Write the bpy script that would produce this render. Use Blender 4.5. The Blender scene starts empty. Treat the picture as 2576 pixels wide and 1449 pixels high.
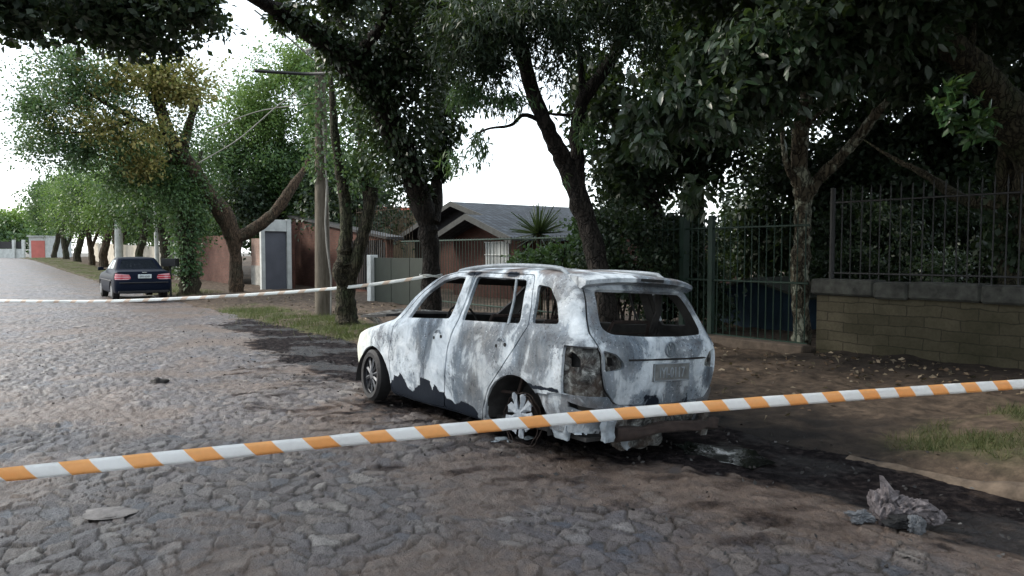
import bpy, bmesh, math, random
import numpy as np
from mathutils import Vector, Matrix, noise

# ------------------------------------------------------------------ camera, world, sun, exposure
scene = bpy.context.scene
PI = math.pi
F, HC, YH = 1870.0, 1.58, 635.0            # focal length in photo units (2576 wide), eye height, horizon row
PIT = math.atan((724.5 - YH) / F)
cam_d = bpy.data.cameras.new('camera'); cam = bpy.data.objects.new('camera', cam_d)
scene.collection.objects.link(cam); scene.camera = cam
cam_d.sensor_width = 36; cam_d.lens = 36 * F / 2576; cam_d.clip_start = 0.05; cam_d.clip_end = 3000
cam.location = (0, 0, HC); cam.rotation_euler = (PI / 2 - PIT, 0, 0)

SUN_EL, SUN_AZ = 34, -80                    # azimuth from +Y, negative = left
w = bpy.data.worlds.new('World'); scene.world = w; w.use_nodes = True
nt = w.node_tree; bg = nt.nodes['Background']
sky = nt.nodes.new('ShaderNodeTexSky'); sky.sky_type = 'NISHITA'; sky.sun_disc = False
sky.sun_elevation = math.radians(SUN_EL); sky.sun_rotation = math.radians(SUN_AZ)
sky.air_density = 1.1; sky.dust_density = 1.0; sky.ozone_density = 1.3
hs = nt.nodes.new('ShaderNodeHueSaturation'); hs.inputs['Saturation'].default_value = .55          # thin high cloud: a paler sky
ov = nt.nodes.new('ShaderNodeMix'); ov.data_type = 'RGBA'; ov.inputs[0].default_value = .5; ov.inputs[7].default_value = (8.5, 9.3, 9.8, 1)
nt.links.new(sky.outputs[0], hs.inputs['Color']); nt.links.new(hs.outputs[0], ov.inputs[6]); nt.links.new(ov.outputs[2], bg.inputs[0]); bg.inputs[1].default_value = 0.15
sd = bpy.data.lights.new('sun', 'SUN'); sd.energy = 2.4; sd.angle = math.radians(12); sd.color = (1, .93, .82)
so = bpy.data.objects.new('sun', sd); scene.collection.objects.link(so)
so.rotation_euler = (math.radians(90 - SUN_EL), 0, math.radians(-SUN_AZ) + PI)
scene.view_settings.view_transform = 'Standard'; scene.view_settings.look = 'None'
scene.view_settings.exposure = 1.02; scene.view_settings.gamma = 1
scene.render.engine = 'CYCLES'
scene.cycles.max_bounces = 6; scene.cycles.transparent_max_bounces = 4

# ------------------------------------------------------------------ coordinates
def ray(x, y):
    a = (x - 1288) / F; b = (724.5 - y) / F
    return np.array([a, math.cos(PIT) + b * math.sin(PIT), -math.sin(PIT) + b * math.cos(PIT)])
def at(x, y, Y):                            # point seen at (x, y), Y metres ahead
    r = ray(x, y); return Vector(np.array([0, 0, HC]) + r * Y / r[1])
RA = math.radians(36.5); CA, SA = math.cos(RA), math.sin(RA)
def sm(a, b, x): x = np.clip((x - a) / (b - a), 0, 1); return x * x * (3 - 2 * x)
def rise(s): return .92 * sm(28, 98, s)
def W(s, t, z=0): return Vector((t * CA - s * SA, t * SA + s * CA, z + float(rise(s))))  # road frame: s along, t to the right
def ST(p): return (-p[0] * SA + p[1] * CA, p[0] * CA + p[1] * SA)
UDIR = Vector((-SA, CA, 0)); VDIR = Vector((CA, SA, 0))

# ------------------------------------------------------------------ objects
COL = scene.collection
def tag(o, label=None, cat=None, group=None, kind=None):
    if label: o['label'] = label
    if cat: o['category'] = cat
    if group: o['group'] = group
    if kind: o['kind'] = kind
    return o
def empty(name, loc, label, cat, group=None, rz=0):
    o = bpy.data.objects.new(name, None); COL.objects.link(o); o.location = loc
    o.rotation_euler = (0, 0, rz); o.empty_display_size = .1
    return tag(o, label, cat, group)
def link(name, me, mat=None, parent=None, world=True):
    o = bpy.data.objects.new(name, me); COL.objects.link(o)
    if mat is not None:
        for m in (mat if isinstance(mat, (list, tuple)) else [mat]): me.materials.append(m)
    if parent is not None:
        o.parent = parent
        if world: o.matrix_parent_inverse = (Matrix.Translation(parent.location) @ parent.rotation_euler.to_matrix().to_4x4()).inverted()
    return o
def npmesh(name, V, Fc, smooth=False, attr=None):
    V = np.asarray(V, np.float32); Fc = np.asarray(Fc, np.int32)
    me = bpy.data.meshes.new(name); n, k = Fc.shape
    me.vertices.add(len(V)); me.vertices.foreach_set('co', V.ravel())
    me.loops.add(n * k); me.loops.foreach_set('vertex_index', Fc.ravel())
    me.polygons.add(n); me.polygons.foreach_set('loop_start', np.arange(0, n * k, k, dtype=np.int32))
    me.polygons.foreach_set('loop_total', np.full(n, k, np.int32))
    if smooth: me.polygons.foreach_set('use_smooth', np.ones(n, bool))
    me.update(calc_edges=True)
    if attr is not None:
        a = me.attributes.new('st', 'FLOAT_COLOR', 'POINT'); a.data.foreach_set('color', np.asarray(attr, np.float32).ravel())
    me.validate(); return me

class MB:                                   # collects shapes into one mesh
    def __init__(s): s.V = []; s.F = []
    def add(s, V, Fc):
        b = len(s.V); s.V += [tuple(v) for v in V]; s.F += [tuple(i + b for i in f) for f in Fc]; return s
    def box(s, c, d, rot=None, taper=1.0):
        x, y, z = d[0] / 2, d[1] / 2, d[2] / 2
        V = [Vector((sx * x * (taper if sz > 0 else 1), sy * y * (taper if sz > 0 else 1), sz * z)) for sz in (-1, 1) for sy in (-1, 1) for sx in (-1, 1)]
        if rot is not None: V = [rot @ v for v in V]
        V = [v + Vector(c) for v in V]
        return s.add(V, [(0, 2, 3, 1), (4, 5, 7, 6), (0, 1, 5, 4), (2, 6, 7, 3), (0, 4, 6, 2), (1, 3, 7, 5)])
    def tube(s, P, R, n=8, wob=0, seed=0, cap=True):
        P = [Vector(p) for p in P]; m = len(P)
        if not hasattr(R, '__len__'): R = [R] * m
        V = []; up = Vector((0, 0, 1)); prev = None
        for i, p in enumerate(P):
            d = (P[min(i + 1, m - 1)] - P[max(i - 1, 0)]).normalized()
            if prev is None:
                a = d.cross(Vector((1, 0, 0)) if abs(d.x) < .8 else up).normalized()
            else: a = (prev - d * prev.dot(d)).normalized()
            prev = a; b = d.cross(a)
            for k in range(n):
                an = 2 * PI * k / n; r = R[i]
                q = p + (a * math.cos(an) + b * math.sin(an)) * r
                if wob: q += (a * math.cos(an) + b * math.sin(an)) * r * wob * (.6 * noise.noise(q * (1.1 / max(r, .03)) * .40 + Vector((seed, 0, 0))) + .28 * noise.noise(Vector((q.x * 2.2, q.y * 2.2, q.z * .7)) / max(r, .03) + Vector((seed, 5, 0))))
                V.append(q)
        Fc = [(i * n + k, i * n + (k + 1) % n, (i + 1) * n + (k + 1) % n, (i + 1) * n + k) for i in range(m - 1) for k in range(n)]
        if cap: Fc += [tuple(range(n - 1, -1, -1)), tuple((m - 1) * n + k for k in range(n))]
        return s.add(V, Fc)
    def prism(s, poly, ax, a, b):           # poly of 2D points extruded along axis ax ('x','y','z') from a to b
        def mk(p, q): return {'x': (q, p[0], p[1]), 'y': (p[0], q, p[1]), 'z': (p[0], p[1], q)}[ax]
        n = len(poly); V = [mk(p, a) for p in poly] + [mk(p, b) for p in poly]
        return s.add(V, [tuple(range(n)), tuple(range(2 * n - 1, n - 1, -1))] + [(i, i + n, (i + 1) % n + n, (i + 1) % n) for i in range(n)])
    def build(s, name, mat, parent=None, smooth=False, world=True, bevel=0):
        me = bpy.data.meshes.new(name); me.from_pydata(s.V, [], s.F); me.update()
        bm = bmesh.new(); bm.from_mesh(me); bmesh.ops.recalc_face_normals(bm, faces=bm.faces)
        if bevel: bmesh.ops.bevel(bm, geom=bm.edges[:], offset=bevel, segments=1, affect='EDGES', clamp_overlap=True)
        bm.to_mesh(me); bm.free()
        if smooth:
            me.polygons.foreach_set('use_smooth', np.ones(len(me.polygons), bool)); me.set_sharp_from_angle(angle=math.radians(40))
        return link(name, me, mat, parent, world)

# ------------------------------------------------------------------ materials
class NT:
    def __init__(s, name, rough=.8, metal=0, spec=.4):
        s.m = bpy.data.materials.new(name); s.m.use_nodes = True; s.t = s.m.node_tree; s.b = s.t.nodes['Principled BSDF']
        s.b.inputs['Roughness'].default_value = rough; s.b.inputs['Metallic'].default_value = metal
        s.b.inputs['Specular IOR Level'].default_value = spec
    def n(s, typ, **k):
        o = s.t.nodes.new('ShaderNode' + typ)
        for a, v in k.items(): setattr(o, a, v)
        return o
    def l(s, a, b): s.t.links.new(a, b)
    def coord(s, world=False):
        return s.n('NewGeometry').outputs['Position'] if world else s.n('TexCoord').outputs['Object']
    def noise(s, vec, scale, detail=4, rough=.55, dist=0):
        o = s.n('TexNoise'); o.inputs['Scale'].default_value = scale; o.inputs['Detail'].default_value = detail
        o.inputs['Roughness'].default_value = rough; o.inputs['Distortion'].default_value = dist
        if vec is not None: s.l(vec, o.inputs['Vector'])
        return o.outputs['Fac']
    def ramp(s, fac, stops, const=False):
        o = s.n('ValToRGB'); e = o.color_ramp.elements
        if const: o.color_ramp.interpolation = 'CONSTANT'
        while len(e) < len(stops): e.new(.5)
        for i, (p, c) in enumerate(stops): e[i].position = p; e[i].color = (*c, 1) if hasattr(c, '__len__') else (c, c, c, 1)
        s.l(fac, o.inputs['Fac']); return o.outputs['Color']
    def mix(s, f, a, b, mode='MIX'):
        o = s.n('Mix', data_type='RGBA', blend_type=mode)
        for v, i in ((f, 0), (a, 6), (b, 7)):
            if isinstance(v, bpy.types.NodeSocket): s.l(v, o.inputs[i])
            else: o.inputs[i].default_value = v if i == 0 else ((*v, 1) if hasattr(v, '__len__') else (v, v, v, 1))
        return o.outputs[2]
    def math(s, op, a, b=0, c=0, clamp=False):
        o = s.n('Math', operation=op, use_clamp=clamp)
        for i, v in enumerate((a, b, c)):
            if isinstance(v, bpy.types.NodeSocket): s.l(v, o.inputs[i])
            else: o.inputs[i].default_value = v
        return o.outputs[0]
    def bump(s, h, strength=.5, dist=.02):
        o = s.n('Bump'); o.inputs['Strength'].default_value = strength; o.inputs['Distance'].default_value = dist
        s.l(h, o.inputs['Height']); s.l(o.outputs['Normal'], s.b.inputs['Normal'])
    def base(s, c):
        if isinstance(c, bpy.types.NodeSocket): s.l(c, s.b.inputs['Base Color'])
        else: s.b.inputs['Base Color'].default_value = (*c, 1)
        return s
    def rough(s, v): s.l(v, s.b.inputs['Roughness']); return s

def plain(name, c, rough=.7, var=.25, scale=6, metal=0, bump=0, world=False):
    n = NT(name, rough, metal); f = n.noise(n.coord(world), scale, 6, .6)
    d = tuple(x * (1 - var) for x in c); u = tuple(min(1, x * (1 + var)) for x in c)
    n.base(n.ramp(f, [(.3, d), (.7, u)]))
    if bump: n.bump(f, .6, bump)
    return n.m

def leafmat(name, cols, trans=.35, rough=.5, spec=.4):
    n = NT(name, rough, 0, spec); g = n.n('NewGeometry')
    c = n.ramp(g.outputs['Random Per Island'], [(i / max(1, len(cols) - 1), k) for i, k in enumerate(cols)])
    n.base(c)
    tr = n.n('BsdfTranslucent'); n.l(n.mix(.5, c, (.10, .16, .02), 'MIX'), tr.inputs['Color'])
    mx = n.n('MixShader'); mx.inputs[0].default_value = trans
    n.l(n.b.outputs[0], mx.inputs[1]); n.l(tr.outputs[0], mx.inputs[2]); n.l(mx.outputs[0], n.t.nodes['Material Output'].inputs[0])
    return n.m

def barkmat(name, a, b, c=None, scale=14, lich=None):
    n = NT(name, .9, 0, .2); v = n.coord(True)
    mp = n.n('Mapping'); mp.inputs['Scale'].default_value = (1, 1, .28); n.l(v, mp.inputs['Vector'])
    f = n.noise(mp.outputs[0], scale, 8, .65, .6); col = n.ramp(f, [(.3, a), (.68, b)])
    if lich:
        g = n.noise(v, 5, 5, .6); col = n.mix(n.ramp(g, [(.50, 0.), (.58, 1.)]), col, lich)
    if c:
        g = n.noise(v, 2.2, 4, .6); col = n.mix(n.ramp(g, [(.45, 0.), (.7, 1.)]), col, c)
    vo = n.n('TexVoronoi', feature='DISTANCE_TO_EDGE'); vo.inputs['Scale'].default_value = scale * 1.1; mp2 = n.n('Mapping'); mp2.inputs['Scale'].default_value = (1, 1, .22); n.l(v, mp2.inputs['Vector'])
    wv = n.n('VectorMath', operation='ADD'); nn_ = n.n('TexNoise'); nn_.inputs['Scale'].default_value = 9; n.l(v, nn_.inputs['Vector']); sc_ = n.n('VectorMath', operation='SCALE'); sc_.inputs['Scale'].default_value = .12; n.l(nn_.outputs['Color'], sc_.inputs[0])
    n.l(mp2.outputs[0], wv.inputs[0]); n.l(sc_.outputs[0], wv.inputs[1]); n.l(wv.outputs[0], vo.inputs['Vector']); fis = n.ramp(vo.outputs['Distance'], [(0, .25), (.16, 1.)])
    col = n.mix(1., col, fis, 'MULTIPLY')
    n.base(col); n.bump(n.math('ADD', f, fis), .9, .035); return n.m

def brickmat(name, c1, c2, mortar, bw=.22, bh=.075, dirt=None, scale=1):
    n = NT(name, .9, 0, .2); uv = n.n('TexCoord').outputs['UV']
    b = n.n('TexBrick'); b.inputs['Scale'].default_value = 1; b.inputs['Brick Width'].default_value = bw; b.inputs['Row Height'].default_value = bh
    b.inputs['Mortar Size'].default_value = .007; b.inputs['Color1'].default_value = (*c1, 1); b.inputs['Color2'].default_value = (*c2, 1); b.inputs['Mortar'].default_value = (*mortar, 1)
    n.l(uv, b.inputs['Vector']); v = n.coord(True); f = n.noise(v, 1.3, 7, .65)
    col = n.mix(n.ramp(f, [(.35, 0.), (.7, .75)]), b.outputs['Color'], dirt or tuple(x * .45 for x in c1))
    f2 = n.noise(v, 30, 4, .6); col = n.mix(.35, col, n.ramp(f2, [(.3, .3), (.7, 1.)]), 'MULTIPLY')
    n.base(col); n.bump(b.outputs['Fac'], -.5, .01); return n.m

def box_uv(o):                              # UV in metres along the wall and up, for brick courses
    me = o.data; uv = me.uv_layers.new(name='UVMap')
    for p in me.polygons:
        nrm = p.normal
        h = Vector((nrm.y, -nrm.x, 0)); h = h.normalized() if h.length > .3 else Vector((1, 0, 0))
        v2 = Vector((0, 0, 1)) if abs(nrm.z) < .8 else Vector((0, 1, 0))
        for li in p.loop_indices:
            c = me.vertices[me.loops[li].vertex_index].co; uv.data[li].uv = (c.dot(h), c.dot(v2))

M = {}
M['bark_dark'] = barkmat('bark_dark', (.010, .009, .008), (.036, .030, .026))
M['bark_brown'] = barkmat('bark_brown', (.026, .019, .014), (.115, .078, .050), (.05, .048, .033))
M['bark_green'] = barkmat('bark_green', (.018, .017, .012), (.075, .064, .042), (.045, .055, .028))
M['bark_lichen'] = barkmat('bark_lichen', (.04, .035, .025), (.12, .10, .07), None, 10, (.26, .27, .21))
M['bark_grey'] = barkmat('bark_grey', (.05, .045, .038), (.18, .15, .12))
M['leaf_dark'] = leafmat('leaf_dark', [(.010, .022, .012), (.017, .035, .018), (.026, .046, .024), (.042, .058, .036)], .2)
M['leaf_mid'] = leafmat('leaf_mid', [(.03, .07, .028), (.055, .11, .038), (.085, .15, .05), (.04, .08, .045)], .35)
M['leaf_bright'] = leafmat('leaf_bright', [(.08, .16, .045), (.13, .22, .06), (.19, .28, .08), (.08, .14, .05)], .4)
M['leaf_lime'] = leafmat('leaf_lime', [(.12, .22, .05), (.20, .32, .08), (.25, .34, .10), (.09, .18, .05)], .45)
M['leaf_yellow'] = leafmat('leaf_yellow', [(.26, .21, .06), (.33, .28, .10), (.16, .19, .06), (.22, .17, .06)], .4)
M['leaf_big'] = leafmat('leaf_big', [(.018, .038, .018), (.03, .055, .025), (.042, .068, .04), (.075, .095, .075)], .2, .35, .5)
M['leaf_fresh'] = leafmat('leaf_fresh', [(.022, .055, .02), (.035, .08, .03), (.05, .10, .045)], .3, .35, .5)
M['leaf_teal'] = leafmat('leaf_teal', [(.035, .08, .04), (.055, .115, .05), (.09, .155, .06), (.11, .175, .085)], .35)
M['grass'] = leafmat('grass_blade', [(.035, .052, .016), (.055, .072, .026), (.085, .085, .038), (.10, .082, .045)], .3, .7)
M['litter'] = leafmat('leaf_litter', [(.05, .03, .02), (.12, .08, .05), (.25, .2, .14), (.04, .035, .03)], .1, .8)
M['ivy'] = leafmat('ivy_leaf', [(.010, .022, .010), (.02, .04, .018), (.035, .06, .03), (.05, .08, .045)], .15, .4)
M['white_paint'] = plain('white_paint', (.42, .44, .43), .7, .2, 3)
M['concrete'] = plain('concrete', (.23, .22, .20), .9, .35, 4, bump=.01)
M['dark_metal'] = plain('dark_metal', (.02, .02, .021), .6, .3, 9)
M['green_metal'] = plain('green_metal', (.008, .026, .016), .6, .3, 9)
M['black'] = plain('black_char', (.012, .012, .013), .85, .4, 20, bump=.01)

# ------------------------------------------------------------------ foliage
rng = np.random.default_rng(7)
def nz(P, wl, seed):                        # cheap smooth 3D noise, about -1..1
    r = np.random.default_rng(seed); o = np.zeros(len(P))
    for k in range(9):
        d = r.normal(size=3); d /= np.linalg.norm(d); o += np.sin(P @ d * (2 * PI / wl) * r.uniform(.6, 1.7) + r.uniform(0, 7))
    return o / 3.2
T_SMALL = (np.array([(0, 0, 0), (.5, -.30, .10), (1, 0, 0), (.5, .30, .10)]), [(0, 1, 2, 3)])
T_BIG = (np.array([(0, 0, 0), (.3, -.17, .05), (.7, -.17, .03), (1, 0, -.10), (.7, .17, .03), (.3, .17, .05), (.5, 0, 0)]), [(0, 1, 6, 5), (1, 2, 3, 6), (6, 3, 4, 5)])
T_FERN = (np.array([(0, 0, 0), (.45, -.10, .02), (1, 0, -.12), (.45, .10, .02)]), [(0, 1, 2, 3)])
T_BLADE = (np.array([(0, -.035, 0), (0, .035, 0), (1, .005, 0), (1, -.005, 0)]), [(0, 1, 2, 3)])
def frames(D, r):                           # per-leaf basis from direction D
    D = D / np.linalg.norm(D, axis=1, keepdims=True)
    a = r.normal(size=D.shape); a[:, 2] += 1.2
    n_ = a - (a * D).sum(1, keepdims=True) * D; n_ /= np.linalg.norm(n_, axis=1, keepdims=True)
    return D, np.cross(n_, D), n_
def leafmesh(C, D, size, tmpl=T_SMALL, seed=0):
    r = np.random.default_rng(seed); T, Fc = tmpl; N = len(C)
    X, Yv, Z = frames(D, r); s = size * r.uniform(.65, 1.3, (N, 1, 1))
    V = C[:, None] + s * (T[None, :, 0:1] * X[:, None] + T[None, :, 1:2] * Yv[:, None] + T[None, :, 2:3] * Z[:, None])
    Fa = np.array(Fc)[None] + (np.arange(N) * len(T))[:, None, None]
    return V.reshape(-1, 3), Fa.reshape(-1, 4)
def sprigs(blobs, per, spread, size, tmpl, seed, gap=.0, wl=1.2, droop=.2, shell=.45):
    """blobs: (centre, radii, n). Twig centres fill each lobe, thinned by noise so that clumps and gaps form."""
    r = np.random.default_rng(seed); Cs = []; Os = []
    for c, R, n in blobs:
        P = r.normal(size=(int(n * 2.2), 3)); P /= np.linalg.norm(P, axis=1, keepdims=True)
        P *= (r.uniform(0, 1, (len(P), 1)) ** shell) * (1 + .28 * nz(P * 2.0, 1.5, seed + 5)[:, None])
        Q = np.array(c) + P * np.array(R)
        k = nz(Q, wl, seed + 1) + .5 * nz(Q, wl * .4, seed + 2) > gap
        Q = Q[k][:n]; Cs.append(Q); Os.append(Q - np.array(c))
    C = np.concatenate(Cs); O = np.concatenate(Os); O /= np.linalg.norm(O, axis=1, keepdims=True) + 1e-6
    N = len(C); ax = O + r.normal(size=O.shape) * .6; ax[:, 2] -= droop; ax /= np.linalg.norm(ax, axis=1, keepdims=True)
    tt = r.uniform(-.5, .5, (N, per, 1)); P = C[:, None] + ax[:, None] * tt * spread * 2 + r.normal(size=(N, per, 3)) * spread * .35
    D = ax[:, None] * .7 + r.normal(size=(N, per, 3)) * .75; D[..., 2] -= droop
    return leafmesh(P.reshape(-1, 3), D.reshape(-1, 3), size, tmpl, seed + 3)
def crown_obj(name, parent, mat, blobs, per=10, spread=.3, size=.1, tmpl=T_SMALL, seed=1, **k):
    V, Fc = sprigs(blobs, per, spread, size, tmpl, seed, **k)
    return link(name, npmesh(name, V, Fc), mat, parent)
def PB(x, y, Y, rx, ry, rd, n):             # lobe seen at (x,y), Y metres ahead, photo-unit radii, depth radius in metres
    c = at(x, y, Y); k = Y / F; return (tuple(c), (rx * k, rd, ry * k), n)
def crm(P, n=5):                            # Catmull-Rom through points (any dimension)
    P = np.asarray(P, float); Q = np.vstack([2 * P[0] - P[1], P, 2 * P[-1] - P[-2]]); out = []
    for i in range(1, len(Q) - 2):
        for k in range(n):
            t = k / n; a, b, c, d = Q[i - 1], Q[i], Q[i + 1], Q[i + 2]
            out.append(.5 * (2 * b + (c - a) * t + (2 * a - 5 * b + 4 * c - d) * t * t + (3 * b - a - 3 * c + d) * t ** 3))
    out.append(P[-1]); return np.array(out)
def limb(mb, pts, n=9, seg=12, wob=.5, seed=0):  # pts: (x, y, Y, radius in metres)
    Q = crm([(*at(x, y, Y), r) for x, y, Y, r in pts], n)
    mb.tube([q[:3] for q in Q], [max(.004, q[3]) for q in Q], seg, wob, seed)
def twigs(mb, p0s, L, n, seed):             # bare twigs growing out of limb ends
    r = random.Random(seed)
    for p in p0s:
        p = Vector(p)
        for _ in range(n):
            d = Vector((r.gauss(0, 1), r.gauss(0, 1), r.gauss(.3, .7))).normalized(); q = p + d * L * .5 + Vector((0, 0, r.uniform(-.1, .1)))
            mb.tube([p, q, q + d * L * .5 + Vector((r.gauss(0, .1), r.gauss(0, .1), r.gauss(0, .1)))], [.025, .014, .005], 5)
def ivy_band(pts, n, size, seed, spread=1.0, tmpl=T_SMALL, hang=.5):  # leaves clothing a trunk; pts as for limb with radius = reach of ivy
    r = np.random.default_rng(seed); Q = crm([(*at(x, y, Y), rr) for x, y, Y, rr in pts], 8)
    i = r.uniform(0, len(Q) - 1.001, n); a = i.astype(int); f = (i - a)[:, None]; B = Q[a] * (1 - f) + Q[a + 1] * f
    d = r.normal(size=(n, 3)); d /= np.linalg.norm(d, axis=1, keepdims=True)
    rad = B[:, 3:4] * (r.uniform(0, 1, (n, 1)) ** .5) * (1 + .35 * nz(B[:, :3], .8, seed)[:, None]) * spread
    C = B[:, :3] + d * rad; D = d + r.normal(size=(n, 3)) * .5; D[:, 2] -= hang
    return leafmesh(C, D, size, tmpl, seed)

# ------------------------------------------------------------------ ground and road
def hash2(i, j, k):
    h = np.sin(i * 127.1 + j * 311.7 + k * 74.7) * 43758.5453; return h - np.floor(h)
def voro(x, y, cell, asp=1.25):
    """nearest and second nearest jittered stone centre: edge distance, stone id hash, offset from the stone centre"""
    gx, gy = x / (cell * asp), y / cell; ix, iy = np.floor(gx), np.floor(gy)
    F1 = np.full(x.shape, 9.); F2 = np.full(x.shape, 9.); idh = np.zeros(x.shape); ox = np.zeros(x.shape); oy = np.zeros(x.shape)
    for dx in (-1, 0, 1):
        for dy in (-1, 0, 1):
            cx, cy = ix + dx, iy + dy
            px = cx + .5 + .82 * (hash2(cx, cy, 1) - .5); py = cy + .5 + .82 * (hash2(cx, cy, 2) - .5)
            ddx, ddy = gx - px, gy - py; d = np.sqrt(ddx ** 2 + ddy ** 2)
            near = d < F1; F2 = np.where(near, F1, np.minimum(F2, d)); idh = np.where(near, hash2(cx, cy, 3), idh)
            ox = np.where(near, ddx, ox); oy = np.where(near, ddy, oy); F1 = np.where(near, d, F1)
    return F2 - F1, idh, ox, oy
def nz2(x, y, wl, seed): return nz(np.stack([x, y, np.zeros_like(x)], -1).reshape(-1, 3), wl, seed).reshape(x.shape)
def road_z(s, t): return rise(s) - .055 * sm(3.5, 5.2, t)
def soot_f(s, t):                           # where the fire blackened the road, in the road frame
    n = .30 * nz2(s, t, 2.2, 31) + .14 * nz2(s, t, .6, 32)
    ahead = sm(3.9, 3.35, 4.35 - t * 1.0 + .0 * s + 3.35 - .8) * 0
    edge = np.interp(s, [-3, 1.4, 2.6, 3.6, 5, 7.5, 12.3, 15.5, 18.4, 19], [4.45, 4.45, 4.6, 4.35, 3.6, 3.5, 3.85, 4.6, 4.9, 6.5])
    n4 = nz2(s, t, .22, 37); a = sm(-.34, .30, t - edge + n * .8 + .12 * n4) * (.86 + .14 * nz2(s, t, .8, 38))
    return np.clip(a, 0, 1)
def road_attr(s, t):
    edge, idh, ox, oy = voro(s + .06 * nz2(s, t, 1.1, 3) + .02 * nz2(s, t, .4, 7) + .006 * nz2(s, t, .09, 5), t + .05 * nz2(s, t, 1.0, 4) + .018 * nz2(s, t, .35, 8) + .006 * nz2(s, t, .1, 6), .112, 1.3)
    r2_ = ox ** 2 + oy ** 2
    dirt = np.clip(.25 + .55 * nz2(s, t, 2.6, 11) + .35 * nz2(s, t, .9, 12) + .25 * sm(.5, 3.5, t) * sm(20, 8, s) + .45 * sm(.8, 3.0, t) * sm(5.5, 2.5, s), 0, 1)
    gut = sm(4.3, 4.7, t + .12 * nz2(s, t, .8, 9)) * sm(8, 3, s)                      # mud and ash cover the stones in the gutter
    st = sm(.02, .14 + .08 * (hash2(idh * 33, 0, 4) - .5), edge); hgt = st * (.012 + .015 * (idh - .5) - .004 * np.minimum(r2_, .6)) + st * ((hash2(idh * 91, 0, 1) - .5) * ox + (hash2(idh * 57, 0, 2) - .5) * oy) * .046
    cover = np.clip(.05 + .6 * sm(.4, .95, dirt) + gut, 0, 1)
    hgt = hgt * (1 - .75 * cover) + .004 * nz2(s, t, .25, 21) + .0013 * nz2(s, t, .075, 22) + .0009 * nz2(s, t, .04, 24) + .012 * nz2(s, t, 1.9, 23)
    soot = soot_f(s, t) * 1.0
    halo = .55 * sm(-1.6, 0.1, t - np.interp(s, [0, 4, 8, 13], [4.3, 3.2, 3.0, 3.4]) + .5 * nz2(s, t, .7, 35))
    soot = np.maximum(soot, halo * sm(0, 3, s) * sm(14, 9, s) * (.6 + .4 * nz2(s, t, .35, 36)))
    return hgt, np.stack([idh, np.clip(st, 0, 1) * (1 - gut * .85), np.clip(soot, 0, 1), dirt], -1), gut

yr = [.9]
while yr[-1] < 175: yr.append(yr[-1] * 1.0047)
yr = np.array(yr); ar = np.concatenate([np.linspace(-5, -.90, 60), np.linspace(-.88, .86, 640), np.linspace(.88, 2.5, 30)])
YY, AA = np.meshgrid(yr, ar, indexing='ij'); XX = YY * AA
S_, T_ = -XX * SA + YY * CA, XX * CA + YY * SA
hg, at4, gut = road_attr(S_, T_)
fade = sm(60, 18, YY); Z_ = road_z(S_, T_) + hg * fade
V = np.stack([XX, YY, Z_], -1).reshape(-1, 3)
ny, nx = YY.shape; idx = np.arange(ny * nx).reshape(ny, nx)
Fq = np.stack([idx[:-1, :-1], idx[:-1, 1:], idx[1:, 1:], idx[1:, :-1]], -1).reshape(-1, 4)
tm = T_.reshape(-1)[Fq]; sm_ = S_.reshape(-1)[Fq]; keep = (tm.min(1) < 5.66) & (tm.max(1) > -14) & (sm_.min(1) < 118)
Fq = Fq[keep]; used = np.unique(Fq); remap = np.zeros(ny * nx, np.int64); remap[used] = np.arange(len(used))

def road_material():
    n = NT('cobbles', .75, 0, .35); a = n.n('Attribute'); a.attribute_name = 'st'
    sep = n.n('SeparateColor'); n.l(a.outputs['Color'], sep.inputs[0]); v = n.coord(True)
    al = a.outputs['Alpha']
    stone = n.ramp(sep.outputs[0], [(0, (.074, .080, .094)), (.2, (.130, .106, .098)), (.4, (.094, .084, .086)), (.6, (.165, .136, .118)), (.8, (.092, .078, .078)), (1, (.215, .190, .170))])
    f1 = n.noise(v, 26, 6, .65); stone = n.mix(.7, stone, n.ramp(f1, [(.28, .40), (.72, 1.45)]), 'MULTIPLY')
    f2 = n.noise(v, .35, 3, .5); stone = n.mix(n.ramp(f2, [(.42, 0.), (.6, .8)]), stone, n.mix(1., stone, (.90, .95, 1.06), 'MULTIPLY'))
    joint = n.ramp(f1, [(.3, (.018, .015, .013)), (.7, (.070, .055, .045))])
    c = n.mix(sep.outputs[1], joint, stone)
    f3 = n.noise(v, 9, 6, .7); dirtc = n.ramp(f3, [(.3, (.062, .045, .037)), (.7, (.18, .13, .102))])
    c = n.mix(n.math('MULTIPLY', n.ramp(n.math('ADD', al, n.math('MULTIPLY', n.math('SUBTRACT', f3, .5), 1.2)), [(.2, 0.), (.75, 1.)]), .8), c, dirtc)
    f4 = n.noise(v, 14, 7, .7); sc = n.ramp(f4, [(.36, (.003, .003, .004)), (.5, (.014, .012, .014)), (.66, (.060, .050, .048))])
    f5 = n.noise(v, 5, 6, .7); k = n.math('ADD', n.math('MULTIPLY', n.math('SUBTRACT', f5, .5), .9), sep.outputs[2])
    k = n.math('MULTIPLY', n.ramp(k, [(.25, 0.), (.7, 1.)]), n.ramp(sep.outputs[2], [(.0, 0.), (.2, 1.)]))
    c = n.mix(n.math('MULTIPLY', k, .97), c, n.mix(sep.outputs[1], n.mix(.5, sc, (.004, .004, .005)), sc)); n.base(c)
    wet = n.math('MULTIPLY', k, n.ramp(n.noise(v, 1.1, 4, .6), [(.50, 0.), (.60, 1.)])); n.rough(n.mix(wet, n.ramp(k, [(0, .46), (1, .8)]), .34)); n.l(n.mix(wet, n.ramp(k, [(0, .42), (.5, .03)]), .30), n.b.inputs['Specular IOR Level'])
    n.bump(n.math('ADD', f1, n.math('ADD', f4, n.noise(v, 70, 4, .6))), .9, .014); return n.m
M['cobbles'] = road_material()
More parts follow.
